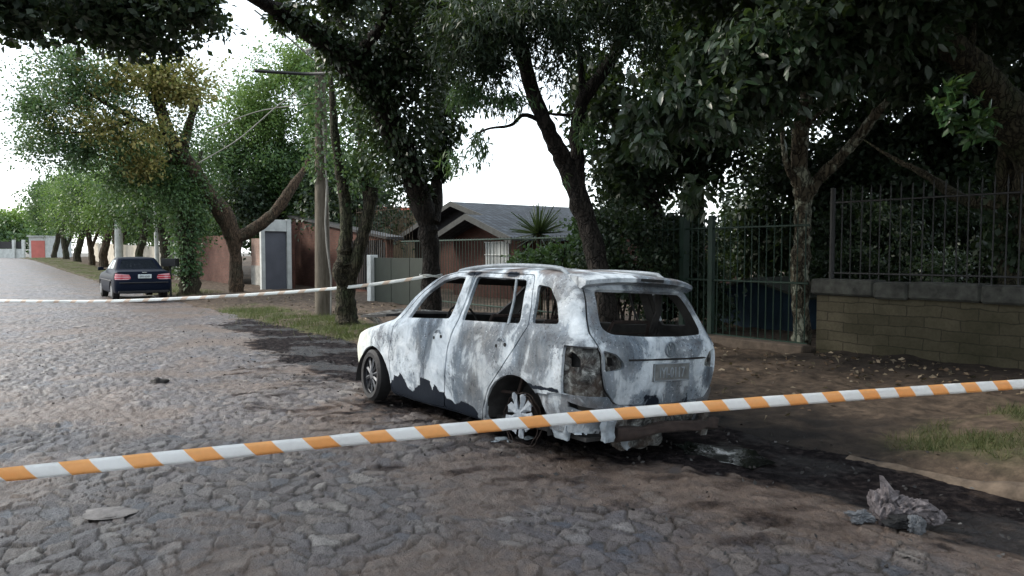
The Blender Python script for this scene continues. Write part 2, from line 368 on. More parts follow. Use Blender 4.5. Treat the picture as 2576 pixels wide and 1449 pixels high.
road = link('road', npmesh('road', V[used], remap[Fq], True, at4.reshape(-1, 4)[used]), M['cobbles']); tag(road, kind='structure')

# verge, pavement strip and gardens on the right of the kerb
def verge_z(s, t):
    k = sm(5.6, 5.95, t); drive = sm(2.3, 3.1, s) * sm(10.6, 9.5, s)
    far = sm(9.5, 13, s)
    z0 = road_z(s, np.full_like(s, 5.6)) - .0
    up = (.15 * (1 - drive) * (1 - far) + .03 * drive + .05 * far)
    back = .10 * sm(8.2, 10.2, t) * sm(6.6, 5.6, s) + .0
    return z0 + up * k + .055 * sm(6, 8, t) + back + (.018 * nz2(s, t, 1.1, 41) + .012 * nz2(s, t, .35, 42) + .005 * nz2(s, t, .12, 43)) * sm(5.55, 6.1, t)
ss = [-4.0]
while ss[-1] < 118: ss.append(ss[-1] + max(.045, .0052 * abs(ss[-1] + 4)))
ss = np.array(ss); tv = np.concatenate([np.arange(5.58, 10.6, .05), np.arange(10.6, 16, .2), np.arange(16, 60, 1.5)])
SS, TT = np.meshgrid(ss, tv, indexing='ij'); TTj = TT + np.where(TT < 5.9, 0.05 * nz2(SS, TT * 0, .8, 44), 0) * sm(2.9, 4, SS)
ZZ = verge_z(SS, TTj)
X_, Y_ = TTj * CA - SS * SA, TTj * SA + SS * CA
soot_v = np.clip(.72 * sm(8.6, 9.6, TTj + .25 * nz2(SS, TTj, .9, 47)) * sm(7, 6.2, SS) * sm(11.2, 10.6, TTj) + sm(6.25, 5.6, TTj + .35 * nz2(SS, TTj, .8, 45)) * sm(3.2, 4.2, SS) * sm(12.5, 9.5, SS) + .7 * sm(7.5, 6.2, TTj + .6 * nz2(SS, TTj, 1.2, 46)) * sm(2.3, 3.4, SS) * sm(8, 5.6, SS), 0, 1)
def grass_f(s, t):
    near = sm(1.6, .7, abs(t - 7.3)) * sm(3.4, 2.6, s) * sm(-4, -2, s)
    mid = sm(1.1, .5, abs(t - 6.35)) * sm(12.2, 13.5, s) * sm(24, 20, s)
    far = sm(1.6, .7, abs(t - 6.9)) * sm(29, 33, s)
    return np.clip((near + mid + far) * (.62 + .75 * nz2(s, t, 1.6, 51) + .4 * nz2(s, t, .5, 52)), 0, 1)
gr = grass_f(SS, TTj)
attr = np.stack([nz2(SS, TTj, 1.7, 61) * .5 + .5, gr, soot_v, nz2(SS, TTj, .35, 62) * .5 + .5], -1)
V = np.stack([X_, Y_, ZZ], -1).reshape(-1, 3); n1, n2 = SS.shape; idx = np.arange(n1 * n2).reshape(n1, n2)
Fv = np.stack([idx[:-1, :-1], idx[:-1, 1:], idx[1:, 1:], idx[1:, :-1]], -1).reshape(-1, 4)[:, ::-1]
def soil_material():
    n = NT('soil', .95, 0, .15); a = n.n('Attribute'); a.attribute_name = 'st'; sep = n.n('SeparateColor'); n.l(a.outputs['Color'], sep.inputs[0]); v = n.coord(True)
    f = n.noise(v, 7, 8, .7); c = n.ramp(f, [(.3, (.028, .022, .018)), (.5, (.068, .051, .039)), (.72, (.14, .104, .077))])
    g = n.ramp(n.noise(v, 30, 5, .7), [(.3, (.03, .04, .015)), (.7, (.11, .13, .045))])
    c = n.mix(n.math('MULTIPLY', sep.outputs[1], .8), c, g)
    c = n.mix(n.math('MULTIPLY', sep.outputs[2], .92), c, (.014, .013, .013))
    n.base(c); n.bump(f, .8, .03); return n.m
M['soil'] = soil_material()
verge = link('verge_soil', npmesh('verge_soil', V, Fv, True, attr.reshape(-1, 4)), M['soil']); tag(verge, kind='structure')
# broad sheet under everything, out to the horizon
gx = np.concatenate([np.arange(-900, -120, 60), np.arange(-120, 120, 3), np.arange(120, 901, 60)]); GX, GY = np.meshgrid(gx, gx, indexing='ij')
GS, GT = -GX * SA + GY * CA, GX * CA + GY * SA
GZ = rise(GS) - .16; V = np.stack([GX, GY, GZ], -1).reshape(-1, 3); n1, n2 = GX.shape; idx = np.arange(n1 * n2).reshape(n1, n2)
Fg = np.stack([idx[:-1, :-1], idx[1:, :-1], idx[1:, 1:], idx[:-1, 1:]], -1).reshape(-1, 4)
g = link('ground', npmesh('ground', V, Fg, True), plain('ground_soil', (.10, .09, .08), .95, .4, .6, world=True)); tag(g, kind='structure')

# kerb: low rounded concrete edge near the camera, dropped at the gateway
kb = MB(); pts = []
for i in range(60):
    s = -4 + i * .12; d = .05 * float(nz2(np.array([s]), np.array([0.]), .7, 71)[0])
    pts.append(W(s, 5.64 + d * .5, float(road_z(np.array(s), np.array(5.6))) + .055 + .012 * d - .10 * float(sm(1.5, 2.4, s))))
kb.tube(pts, [.085] * len(pts), 10, .35, 3)
tag(kb.build('kerb', plain('kerb_stone', (.105, .08, .06), .95, .4, 12, bump=.02), smooth=True), kind='structure')

# grass blades and leaf litter
r = np.random.default_rng(5)
def scatter(n, s0, s1, t0, t1, fn, zf):
    s = r.uniform(s0, s1, n); t = r.uniform(t0, t1, n); k = fn(s, t) > r.uniform(.15, 1, n); s, t = s[k], t[k]
    return np.stack([t * CA - s * SA, t * SA + s * CA, zf(s, t)], -1)
C = np.concatenate([scatter(70000, -4, 3.4, 5.75, 9.2, grass_f, verge_z), scatter(26000, 12, 24, 5.6, 7.6, grass_f, verge_z), scatter(60000, 29, 95, 5.6, 8.6, grass_f, verge_z)])
D = r.normal(size=C.shape) * .55; D[:, 2] = np.abs(D[:, 2]) + .55
V, Fc = leafmesh(C - np.array([0, 0, .01]), D, .085, T_BLADE, 8)
tag(link('grass', npmesh('grass', V, Fc), M['grass']), 'short dry green grass on the verge', 'grass', kind='stuff')
# ragged tufts at the verge edge and round the tree feet
tuft = [(6.3, 14.0), (6.0, 15.3), (5.9, 16.5), (6.6, 17.6), (5.9, 18.5), (6.2, 20), (7.0, 16.6), (5.9, 13.2), (6.7, 29.2), (7.4, 29.5), (6.4, 31), (6.2, 34), (6.1, 38), (6.3, 43)]
cs = []; ds = []
for t, s in tuft:
    n = 260; p = np.array(W(s, t)); p[2] = float(verge_z(np.array([s * 1.]), np.array([t * 1.]))[0]); q = r.normal(size=(n, 3)) * (.34, .34, 0); cs.append(p + q); d = r.normal(size=(n, 3)) * .5; d[:, 2] = 1; ds.append(d)
V, Fc = leafmesh(np.concatenate(cs), np.concatenate(ds), .14, T_BLADE, 9)
tag(link('tall_grass', npmesh('tall_grass', V, Fc), M['grass']), 'ragged tufts of taller grass along the edge of the verge', 'grass', kind='stuff')
one = lambda s, t: np.ones_like(s)
C = np.concatenate([scatter(380, -3, 6.5, 8.8, 10.3, one, verge_z), scatter(260, 4, 8, 6, 10, one, verge_z), scatter(500, 12, 26, 5.7, 10, one, verge_z)])
C[:, 2] += .012; D = r.normal(size=C.shape); D[:, 2] *= .35
V, Fc = leafmesh(C, D, .075, T_SMALL, 10)
tag(link('leaf_litter', npmesh('leaf_litter', V, Fc), M['litter']), 'dead leaves scattered below the wall and along the verge', 'leaf litter', kind='stuff')
C = scatter(520, .5, 18, -3, 5, one, lambda s, t: road_z(s, t) + .022); D = r.normal(size=C.shape); D[:, 2] *= .3
V, Fc = leafmesh(C, D, .038, T_SMALL, 12)
tag(link('road_debris', npmesh('road_debris', V, Fc), plain('char_flake', (.03, .026, .024), .9)), 'small dark flakes and dead leaves scattered over the cobbles', 'debris', kind='stuff')

# puddle of black water behind the car
mb = MB(); a = W(3.72, 4.86, float(road_z(np.array(3.7), np.array(4.86))) + .013)
P = [a + UDIR * (.42 * math.cos(k * .35) * (1 + .22 * math.sin(k * 1.9) + .1 * math.sin(k * 3.7))) + VDIR * (.26 * math.sin(k * .35) * (1 + .25 * math.cos(k * 1.3))) for k in range(18)]
mb.V = [tuple(p) for p in P]; mb.F = [tuple(range(18))]
n = NT('black_water', .06, 0, .5); n.base((.006, .006, .006)); f = n.noise(n.coord(True), 9, 3, .6); n.bump(f, .12, .02)
n.rough(n.ramp(n.noise(n.coord(True), 3.5, 4, .6), [(.45, .04), (.62, .45)]))
tag(mb.build('puddle', n.m), kind='structure')

C = scatter(900, 1.5, 14, 3.0, 6.0, one, lambda s, t: np.where(t < 5.6, road_z(s, t) + .02, verge_z(s, t) + .01)); D = r.normal(size=C.shape); D[:, 2] *= .5
V, Fc = leafmesh(C, D, .035, T_SMALL, 13)
tag(link('burnt_fragments', npmesh('burnt_fragments', V, Fc), leafmat('burnt_fragment', [(.01, .01, .01), (.03, .028, .028), (.06, .06, .06), (.015, .012, .012), (.11, .11, .11)], 0, .8)), 'small burnt fragments strewn round the burnt car', 'debris', kind='stuff')

# ------------------------------------------------------------------ car bodies: lofted sheets cut along real outlines
def ring(xr, xf, w, zr, zs, zf, rc=1.0, fc=1.0):
    k = min(1, (xf - xr) / 3.2); a = .32 * k * rc; b = 1.0 * k * fc
    P = [(xr, 0, zr), (xr + .004 * k, .31 * w, zr), (xr + .022 * k * rc, .62 * w, zr), (xr + .065 * k * rc, .82 * w, zr), (xr + .15 * k * rc, .945 * w, zr), (xr + a, w, .7 * zr + .3 * zs)]
    for i in range(1, 6):
        t = i / 6; P.append((xr + a + (xf - b - xr - a) * t, w, zs))
    P += [(xf - b, w, .75 * zs + .25 * zf), (xf - .5 * b, .965 * w, .4 * zs + .6 * zf), (xf - .2 * b, .86 * w, zf), (xf - .06 * b, .6 * w, zf), (xf - .012 * b, .3 * w, zf), (xf, 0, zf)]
    return P
def cr1(P, n, mirror=None):                 # Catmull-Rom along axis 0
    P = np.asarray(P, float)
    if mirror is not None: a, b = P[1] * mirror, P[-2] * mirror
    else: a, b = 2 * P[0] - P[1], 2 * P[-1] - P[-2]
    Q = np.concatenate([[a], P, [b]]); out = []
    for i in range(1, len(Q) - 2):
        for k in range(n):
            t = k / n; p, q, r_, s = Q[i - 1], Q[i], Q[i + 1], Q[i + 2]
            out.append(.5 * (2 * q + (r_ - p) * t + (2 * p - 5 * q + 4 * r_ - s) * t * t + (3 * q - p - 3 * r_ + s) * t ** 3))
    out.append(P[-1]); return np.array(out)
def loft_bm(rows, nc, nr, dent=0):
    R = np.array(rows, float); R = np.swapaxes(cr1(np.swapaxes(R, 0, 1), nc, np.array([1, -1, 1])), 0, 1); R = cr1(R, nr)
    a, b = R.shape[:2]; V = R.reshape(-1, 3); V[:, 1] = np.maximum(V[:, 1], 0)
    if dent:
        d = nz(V, .55, 3) * .6 + nz(V, .22, 4) * .3 + nz(V, .1, 5) * .12
        V[:, 1] -= dent * d * (V[:, 1] > .02) * np.clip((V[:, 1]) * 3, 0, 1); V[:, 2] += dent * .7 * d * (V[:, 2] > 1.4); V[:, 0] += dent * .5 * d * (V[:, 0] < -.4)
    bm = bmesh.new(); L = [bm.verts.new(v) for v in V]; Rr = [bm.verts.new((v[0], -v[1], v[2])) for v in V]
    for i in range(a - 1):
        for j in range(b - 1):
            q = [i * b + j, i * b + j + 1, (i + 1) * b + j + 1, (i + 1) * b + j]
            bm.faces.new([L[k] for k in q]); bm.faces.new([Rr[k] for k in q[::-1]])
    bmesh.ops.remove_doubles(bm, verts=bm.verts[:], dist=.0008); bmesh.ops.recalc_face_normals(bm, faces=bm.faces[:])
    return bm
def pip(poly, x, y):
    c = False; n = len(poly); j = n - 1
    for i in range(n):
        xi, yi = poly[i]; xj, yj = poly[j]
        if (yi > y) != (yj > y) and x < (xj - xi) * (y - yi) / (yj - yi) + xi: c = not c
        j = i
    return c
def offset(poly, d):                        # grow (d>0) or shrink a counter-clockwise polygon
    n = len(poly); A = sum(poly[i][0] * poly[(i + 1) % n][1] - poly[(i + 1) % n][0] * poly[i][1] for i in range(n))
    sgn = 1 if A > 0 else -1; out = []
    for i in range(n):
        p, q, s = Vector(poly[i - 1]), Vector(poly[i]), Vector(poly[(i + 1) % n])
        a = (q - p).normalized(); b = (s - q).normalized(); na = Vector((a.y, -a.x)) * sgn; nb = Vector((b.y, -b.x)) * sgn
        m = (na + nb); m = m.normalized() if m.length > .1 else na; k = d / max(.4, m.dot(na)); out.append(tuple(q + m * k))
    return out
def rnd(poly, r=.04, n=3):                  # round the corners of a polygon
    out = []; N = len(poly)
    for i in range(N):
        p, q, s = Vector(poly[i - 1]), Vector(poly[i]), Vector(poly[(i + 1) % N]); rr = min(r, (p - q).length * .45, (s - q).length * .45)
        a = q + (p - q).normalized() * rr; b = q + (s - q).normalized() * rr
        for k in range(n + 1):
            t = k / n; out.append(tuple(a * (1 - t) ** 2 + q * 2 * t * (1 - t) + b * t * t))
    return out
def cut(bm, poly, ax, filt):                # slice the sheet along a polygon drawn in the side (ax='y') or rear (ax='x') view
    pr = (lambda c: (c[0], c[2])) if ax == 'y' else (lambda c: (c[1], c[2]))
    x0, x1 = min(p[0] for p in poly) - .06, max(p[0] for p in poly) + .06; z0, z1 = min(p[1] for p in poly) - .06, max(p[1] for p in poly) + .06
    n = len(poly)
    for i in range(n):
        a, b = poly[i], poly[(i + 1) % n]
        if math.dist(a, b) < 1e-5: continue
        bx0, bx1, bz0, bz1 = min(a[0], b[0]) - .004, max(a[0], b[0]) + .004, min(a[1], b[1]) - .004, max(a[1], b[1]) + .004
        fs = []
        for f in bm.faces:
            c = pr(f.calc_center_median())
            if not (x0 - .1 < c[0] < x1 + .1 and z0 - .1 < c[1] < z1 + .1): continue
            if not filt(f): continue
            pv = [pr(v.co) for v in f.verts]
            if min(p[0] for p in pv) > bx1 or max(p[0] for p in pv) < bx0 or min(p[1] for p in pv) > bz1 or max(p[1] for p in pv) < bz0: continue
            fs.append(f)
        if not fs: continue
        d = (b[0] - a[0], b[1] - a[1])
        if ax == 'y': co, no = Vector((a[0], 0, a[1])), Vector((d[1], 0, -d[0]))
        else: co, no = Vector((0, a[0], a[1])), Vector((0, d[1], -d[0]))
        es = {e for f in fs for e in f.edges}; vs = {v for f in fs for v in f.verts}
        bmesh.ops.bisect_plane(bm, geom=fs + list(es) + list(vs), plane_co=co, plane_no=no.normalized(), dist=1e-5)
def inside(f, poly, ax):
    c = f.calc_center_median(); return pip(poly, c.x if ax == 'y' else c.y, c.z)
def panel(bm, faces, name, mats, parent, thick=.022, shift=0, rim_sharp=35, attrf=None, rim=0):
    """takes faces of the sheet as a panel of its own with real thickness"""
    keep = set(faces); b2 = bmesh.new(); vm = {}
    for f in keep:
        for v in f.verts:
            if v not in vm: vm[v] = b2.verts.new(v.co)
    for f in keep: b2.faces.new([vm[v] for v in f.verts])
    b2.normal_update()
    if shift:
        for v in b2.verts: v.co -= v.normal * shift
    me = bpy.data.meshes.new(name); b2.to_mesh(me); b2.free()
    o = bpy.data.objects.new(name, me); COL.objects.link(o)
    for m in mats: me.materials.append(m)
    if thick:
        so_ = o.modifiers.new('s', 'SOLIDIFY'); so_.thickness = thick; so_.offset = -1; so_.material_offset = 1 if len(mats) > 1 else 0; so_.material_offset_rim = rim; so_.use_even_offset = False
        dg = bpy.context.evaluated_depsgraph_get(); m2 = bpy.data.meshes.new_from_object(o.evaluated_get(dg)); o.modifiers.clear(); o.data = m2; m2.name = name; bpy.data.meshes.remove(me); me = m2
    me.polygons.foreach_set('use_smooth', np.ones(len(me.polygons), bool)); me.set_sharp_from_angle(angle=math.radians(rim_sharp))
    if attrf is not None:
        n = len(me.vertices); co = np.zeros(n * 3, np.float32); me.vertices.foreach_get('co', co); a = me.attributes.new('st', 'FLOAT_COLOR', 'POINT')
        a.data.foreach_set('color', attrf(co.reshape(-1, 3)).astype(np.float32).ravel())
    o.parent = parent; return o
def poly_cyl(c, r_, n=28): return [(c[0] + r_ * math.cos(2 * PI * k / n), c[1] + r_ * math.sin(2 * PI * k / n)) for k in range(n)]

# ------------------------------------------------------------------ the burnt estate car
wag = bpy.data.objects.new('burnt_car', None); COL.objects.link(wag)
tag(wag, 'burnt-out estate car covered in white and grey ash at the kerb', 'car')
TH = math.radians(37.55); cR, cL = .063, -.01
X1 = Vector((-math.sin(TH), math.cos(TH), 0)); Y1 = Vector((-math.cos(TH), -math.sin(TH), 0)); Z1 = Vector((0, 0, 1))
ex = (X1 + Z1 * cL).normalized(); ey = (Y1 + Z1 * cR).normalized(); ez = ex.cross(ey).normalized(); ey = ez.cross(ex)
Mc = Matrix((ex, ey, ez)).transposed().to_4x4(); Mc.translation = Vector((.645, 6.32, 0)) - ez * .108
wag.matrix_world = Mc; wag.empty_display_size = .2

rows = [ring(-.60, 2.9, .60, .22, .20, .22), ring(-.70, 3.0, .735, .235, .215, .23), ring(-.76, 3.12, .79, .30, .26, .30), ring(-.81, 3.2, .812, .45, .42, .45),
        ring(-.845, 3.22, .825, .62, .60, .60), ring(-.86, 3.2, .822, .80, .80, .72), ring(-.855, 3.1, .812, .90, .92, .80),
        ring(-.815, 2.62, .792, 1.0, 1.015, .93), ring(-.775, 2.42, .768, 1.06, 1.075, 1.0), ring(-.675, 2.1, .722, 1.22, 1.22, 1.22),
        ring(-.54, 1.72, .668, 1.39, 1.42, 1.42), ring(-.47, 1.48, .625, 1.455, 1.48, 1.475), ring(-.38, 1.3, .54, 1.495, 1.515, 1.51),
        ring(-.2, 1.05, .36, 1.52, 1.54, 1.53), ring(0, .8, .16, 1.53, 1.55, 1.54), ring(.1, .7, .0, 1.532, 1.552, 1.542)]
bm = loft_bm(rows, 7, 5, .011)
left = lambda f: f.calc_center_median().y > .3 and abs(f.normal.y) > .35
right = lambda f: f.calc_center_median().y < -.3 and abs(f.normal.y) > .35
rearf = lambda f: f.calc_center_median().x < -.28 and f.normal.x < -.13
frontf = lambda f: f.calc_center_median().x > 1.1 and f.calc_center_median().z > .9 and f.normal.x > .3 and abs(f.calc_center_median().y) < .7
# outlines in the side view (x forward from the rear axle, z up)
w_front = rnd([(1.83, 1.015), (1.045, 1.052), (.955, 1.435), (1.12, 1.44), (1.36, 1.395), (1.62, 1.255)], .03)
w_rear = rnd([(.845, 1.052), (.03, 1.075), (.09, 1.43), (.80, 1.445)], .035)
w_quart = rnd([(-.125, 1.085), (-.43, 1.10), (-.36, 1.25), (-.235, 1.375), (-.07, 1.395)], .035)
d_front = rnd([(2.03, .96), (2.05, .62), (2.0, .27), (1.6, .235), (1.05, .25), (1.035, .45), (.995, .80), (.905, 1.05), (.855, 1.47), (1.15, 1.475), (1.42, 1.425), (1.66, 1.29), (1.93, 1.06)], .04)
d_rear = rnd([(1.035, .25), (.46, .235), (.44, .33), (.36, .50), (.20, .68), (-.02, .95), (-.085, 1.07), (.01, 1.465), (.82, 1.475), (.885, 1.05), (.975, .80), (1.017, .45)], .04)
arch_r, arch_f = [p for p in poly_cyl((.0, .27), .40) if p[1] > .2], [p for p in poly_cyl((2.44, .27), .41) if p[1] > .2]
arch_r = [(-.39, .05)] + [p for p in sorted(arch_r, key=lambda p: -math.atan2(p[1] - .2, p[0]))] + [(.39, .05)]; arch_f = [(2.04, .05)] + sorted(arch_f, key=lambda p: -math.atan2(p[1] - .2, p[0] - 2.44)) + [(2.84, .05)]
lowl = lambda f: f.calc_center_median().y > .3
lowr = lambda f: f.calc_center_median().y < -.3
slot = [(-.60, .545), (-.76, .50), (-.76, .455), (-.60, .50)]
# outlines in the rear view (y left, z up)
tg = [(.565, 1.43), (.60, 1.30), (.655, 1.13), (.675, 1.04), (.65, .93), (.64, .78), (.60, .64), (.50, .535), (0, .515)]
tg = rnd(tg + [(-y, z) for y, z in tg[::-1][1:]] + [(-.54, 1.475), (0, 1.49), (.54, 1.475)], .03)
rw = [(.51, 1.375), (.57, 1.18), (.585, 1.085), (.52, 1.045), (.2, 1.03)]; rw = rnd(rw + [(-y, z) for y, z in rw[::-1]], .04)
tl_side = [(-.60, .955), (-.545, .93), (-.545, .64), (-.60, .60)]
tl_rear = rnd([(.652, .95), (.80, .985), (.80, .58), (.615, .62), (.63, .80)], .02)
tgl = rnd([(.635, .935), (.53, .905), (.465, .84), (.46, .80), (.53, .785), (.625, .775)], .02)
cavity = [(.50, .50), (.50, .10), (-.50, .10), (-.50, .50)]
tlcut = lambda f: f.calc_center_median().x < -.5 and f.normal.x < .3
for side in (left, right):
    for p in (w_front, w_rear, w_quart): cut(bm, p, 'y', side)
    for p in (arch_r, arch_f): cut(bm, p, 'y', lowl if side is left else lowr)
    for p in (d_front, d_rear):
        cut(bm, p, 'y', side); cut(bm, offset(p, .011), 'y', side)
cut(bm, slot, 'y', left)
for p in (tg, offset(tg, .010), rw, cavity): cut(bm, p, 'x', rearf)
mir = lambda p: [(-y, z) for y, z in p]
tgh = rnd([(.60, .89), (.555, .885), (.545, .82), (.59, .81)], .01)
for p in (tgl, mir(tgl), tgh, mir(tgh)): cut(bm, p, 'x', rearf)
qlow = [(-.95, .585), (-.52, .60), (-.30, .575), (-.30, .30), (-.95, .30)]; qcut = [(-.95, .30), (-.30, .30), (-.30, .0), (-.95, .0)]
lamphole = rnd([(-.655, .905), (-.60, .92), (-.575, .87), (-.605, .855), (-.60, .80), (-.70, .80), (-.70, .86)], .012)
lampz = [(-.90, .955), (-.555, .955), (-.555, .60), (-.90, .58)]
for side in (lambda f: f.calc_center_median().y > .4 and f.calc_center_median().x < -.4, lambda f: f.calc_center_median().y < -.4 and f.calc_center_median().x < -.4): cut(bm, lampz, 'y', side); cut(bm, qlow, 'y', side); cut(bm, lamphole, 'y', side)
ws = [(.60, 1.06), (.62, 1.20), (.57, 1.40), (-.57, 1.40), (-.62, 1.20), (-.60, 1.06)]; cut(bm, ws, 'x', frontf)
groups = {k: [] for k in ('body', 'dfl', 'drl', 'dfr', 'drr', 'tg', 'tgl', 'tgr', 'll', 'lr', 'ql', 'qr')}
oF, oR, oT = offset(d_front, .011), offset(d_rear, .011), offset(tg, .010)
for f in bm.faces:
    c = f.calc_center_median()
    if abs(c.y) > .3 and (inside(f, arch_r, 'y') or inside(f, arch_f, 'y')): continue
    hit = False; L, R_ = left(f), right(f)
    if L or R_:
        sfx = 'l' if L else 'r'
        if any(inside(f, p, 'y') for p in (w_front, w_rear, w_quart)): continue
        if L and inside(f, slot, 'y') and c.x < -.4: continue
        if inside(f, d_front, 'y'): groups['df' + sfx].append(f); continue
        if inside(f, d_rear, 'y'): groups['dr' + sfx].append(f); continue
        if inside(f, oF, 'y') or inside(f, oR, 'y'): continue
    if rearf(f) and c.x < -.3:
        if inside(f, rw, 'x'): continue
        if inside(f, tgh, 'x') or inside(f, mir(tgh), 'x'): continue
        if inside(f, tgl, 'x'): groups['tgl'].append(f); continue
        if inside(f, mir(tgl), 'x'): groups['tgr'].append(f); continue
        if inside(f, tg, 'x'): groups['tg'].append(f); continue
        if inside(f, oT, 'x'): continue
        if inside(f, cavity, 'x'): continue
    if c.x < -.4 and abs(c.y) > .4 and inside(f, lampz, 'y'):
        if not inside(f, lamphole, 'y'): groups['ll' if c.y > 0 else 'lr'].append(f)
        continue
    if c.x < -.3 and abs(c.y) > .42 and inside(f, qlow, 'y'): groups['ql' if c.y > 0 else 'qr'].append(f); continue
    if c.x < -.3 and inside(f, qcut, 'y'): continue
    if frontf(f) and inside(f, ws, 'x'): continue
    groups['body'].append(f)

def burn_attr(co):                          # where the fire left which tone: r soot-black paint, g grey bare metal, b rust brown
    x, y, z = co[:, 0], co[:, 1], co[:, 2]; n = nz(co, .35, 81); n2 = nz(co, .12, 82); n3 = nz(co, .7, 83)
    sd = sm(.3, .5, np.abs(y))
    dark = sd * sm(.44, .36, z + .05 * n + .03 * n2 - .0 * x) * sm(.98, 1.06, x) * sm(2.06, 1.98, x)               # unburnt dark paint low on the front door
    dark = np.maximum(dark, sd * sm(.37, .27, z + .05 * n) * sm(.42, .6, x) * sm(2.2, 2.1, x))
    dark = np.maximum(dark, .45 * sm(.58, .46, z + .04 * n) * (np.abs(y) < .55) * (x < -.5))
    dark = np.maximum(dark, .8 * sm(.03, .0, np.abs((z - .605 + .02 * n)) - .008) * sd * sm(-.12, -.2, x) * sm(-.62, -.5, x) * 0.9)   # band above the arch behind the wheel
    grey = .5 + .5 * n3 * .8 + .3 * n
    grey = grey * sm(2.6, 1.6, x) * .95
    grey = np.maximum(grey, .9 * sm(.15, .3, x) * sm(1.05, .85, x) * sm(.35, .5, z) * sm(1.05, .9, z) * (.6 + .5 * n) * sd)     # rear door is greyer
    grey = np.maximum(grey, .9 * sm(.10, .02, np.abs(z - 1.0)) * (x < -.0) * sd * (x > -.5))
    grey = np.where((x < -.6) & (np.abs(y) < .6) & (z > .86) & (z < 1.01), np.maximum(grey, .5 + .5 * n), grey)
    dark = np.maximum(dark, .40 * sm(.55, .3, np.abs(z - .53) * 6) * (x < -.6) * (np.abs(y) < .6) * (.6 + .6 * n))
    dark = np.maximum(dark, .55 * sm(.10, .0, np.abs(z - 1.0)) * sm(-.62, -.74, x) * sm(.35, .6, np.abs(y)) * (.7 + .5 * n))
    dark = np.maximum(dark, .55 * sm(.06, .0, np.abs(z - 1.47)) * (.5 + .7 * n) )
    roof = sm(1.40, 1.5, z); rust = roof * (.35 + .5 * n) + .12 * (1 + n) * sm(.9, 1.3, z) + .35 * sm(.0, .5, n2) * sm(.75, .6, z) * sm(2.4, 2.8, x)
    grey = np.maximum(grey, roof * (.5 + .5 * n))
    return np.stack([np.clip(dark, 0, 1), np.clip(grey, 0, 1), np.clip(rust, 0, 1), np.clip(1.15 * sm(2.5, 2.95, x + .1 * n), 0, 1)], -1)
def burnt_paint():
    n = NT('burnt_paint', .8, 0, .25); a = n.n('Attribute'); a.attribute_name = 'st'; sep = n.n('SeparateColor'); n.l(a.outputs['Color'], sep.inputs[0]); v = n.coord()
    mp = n.n('Mapping'); mp.inputs['Scale'].default_value = (1.5, 1.5, .42); n.l(v, mp.inputs[0]); streak = n.noise(mp.outputs[0], 5, 8, .62, 1.0)
    big = n.noise(v, 2.6, 9, .60, 1.0); mid = n.noise(v, 9, 9, .68, .8); fine = n.noise(v, 42, 6, .7); soft = n.noise(v, 1.6, 3, .5)
    ash = n.ramp(mid, [(.3, (.37, .42, .475)), (.5, (.53, .585, .64)), (.72, (.69, .735, .78))])
    grey = n.ramp(streak, [(.3, (.04, .05, .065)), (.5, (.10, .125, .155)), (.72, (.23, .28, .34))])
    warm = n.ramp(mid, [(.3, (.11, .095, .085)), (.7, (.36, .335, .30))])
    k = n.math('ADD', n.math('MULTIPLY', n.math('SUBTRACT', big, .5), 3.0), n.math('ADD', n.math('MULTIPLY', sep.outputs[1], .85), n.math('MULTIPLY', n.math('SUBTRACT', streak, .5), 2.0)))
    c = n.mix(n.ramp(k, [(.0, 0.), (.34, .30), (.5, .80), (.9, 1.)]), ash, grey)
    c = n.mix(n.math('MULTIPLY', n.ramp(soft, [(.42, 0.), (.66, 1.)]), .38), c, warm)
    fl = n.math('MULTIPLY', n.ramp(fine, [(.55, 0.), (.60, 1.)]), n.ramp(big, [(.44, 0.), (.60, .9)]))         # flaked specks
    c = n.mix(fl, c, (.055, .06, .075))
    fl2 = n.math('MULTIPLY', n.ramp(n.noise(v, 60, 5, .7), [(.60, 0.), (.66, 1.)]), n.ramp(streak, [(.45, 0.), (.6, .8)])); c = n.mix(fl2, c, (.72, .77, .82))
    rst = n.ramp(mid, [(.3, (.055, .042, .038)), (.7, (.26, .22, .205))])
    c = n.mix(n.math('MULTIPLY', n.ramp(n.math('ADD', n.math('MULTIPLY', n.math('SUBTRACT', big, .5), 1.8), sep.outputs[2]), [(.2, 0.), (.8, 1.)]), .75), c, rst)
    yel = n.mix(.45, ash, (.50, .46, .22)); c = n.mix(n.math('MULTIPLY', a.outputs['Alpha'], .85), c, yel)
    dk = n.math('ADD', sep.outputs[0], n.math('MULTIPLY', n.math('SUBTRACT', mid, .5), 1.1)); c = n.mix(n.ramp(dk, [(.42, 0.), (.52, 1.)]), c, (.013, .017, .025))
    n.base(c); n.rough(n.ramp(dk, [(.46, .8), (.54, .6)])); n.l(n.ramp(dk, [(.42, .25), (.52, .05)]), n.b.inputs['Specular IOR Level']); n.bump(n.math('ADD', mid, n.math('ADD', n.math('MULTIPLY', k, .3), n.math('MULTIPLY', fine, .4))), .4, .010); return n.m
M['burnt'] = burnt_paint()
def char_mottle():
    n = NT('charred_mottle', .9, 0, .2); v = n.coord(); f = n.noise(v, 14, 8, .7, .6); g = n.noise(v, 5, 4, .6)
    c = n.ramp(f, [(.38, (.010, .010, .011)), (.48, (.05, .05, .05)), (.58, (.16, .165, .16)), (.68, (.42, .43, .42))]); c = n.mix(n.ramp(g, [(.45, 0.), (.65, .5)]), c, (.09, .065, .05))
    n.base(c); n.bump(f, .8, .02); return n.m
M['char'] = char_mottle()
M['inside'] = plain('sooty_inside', (.035, .034, .034), .9, .5, 7, bump=.01)
M['rust'] = plain('burnt_rust', (.035, .024, .021), .9, .45, 10, bump=.012)
M['ashmetal'] = plain('ash_metal', (.22, .25, .28), .7, .3, 16, bump=.01)
bp = [M['burnt'], M['inside']]
body = panel(bm, groups['body'], 'body', bp, wag, .03, attrf=burn_attr)
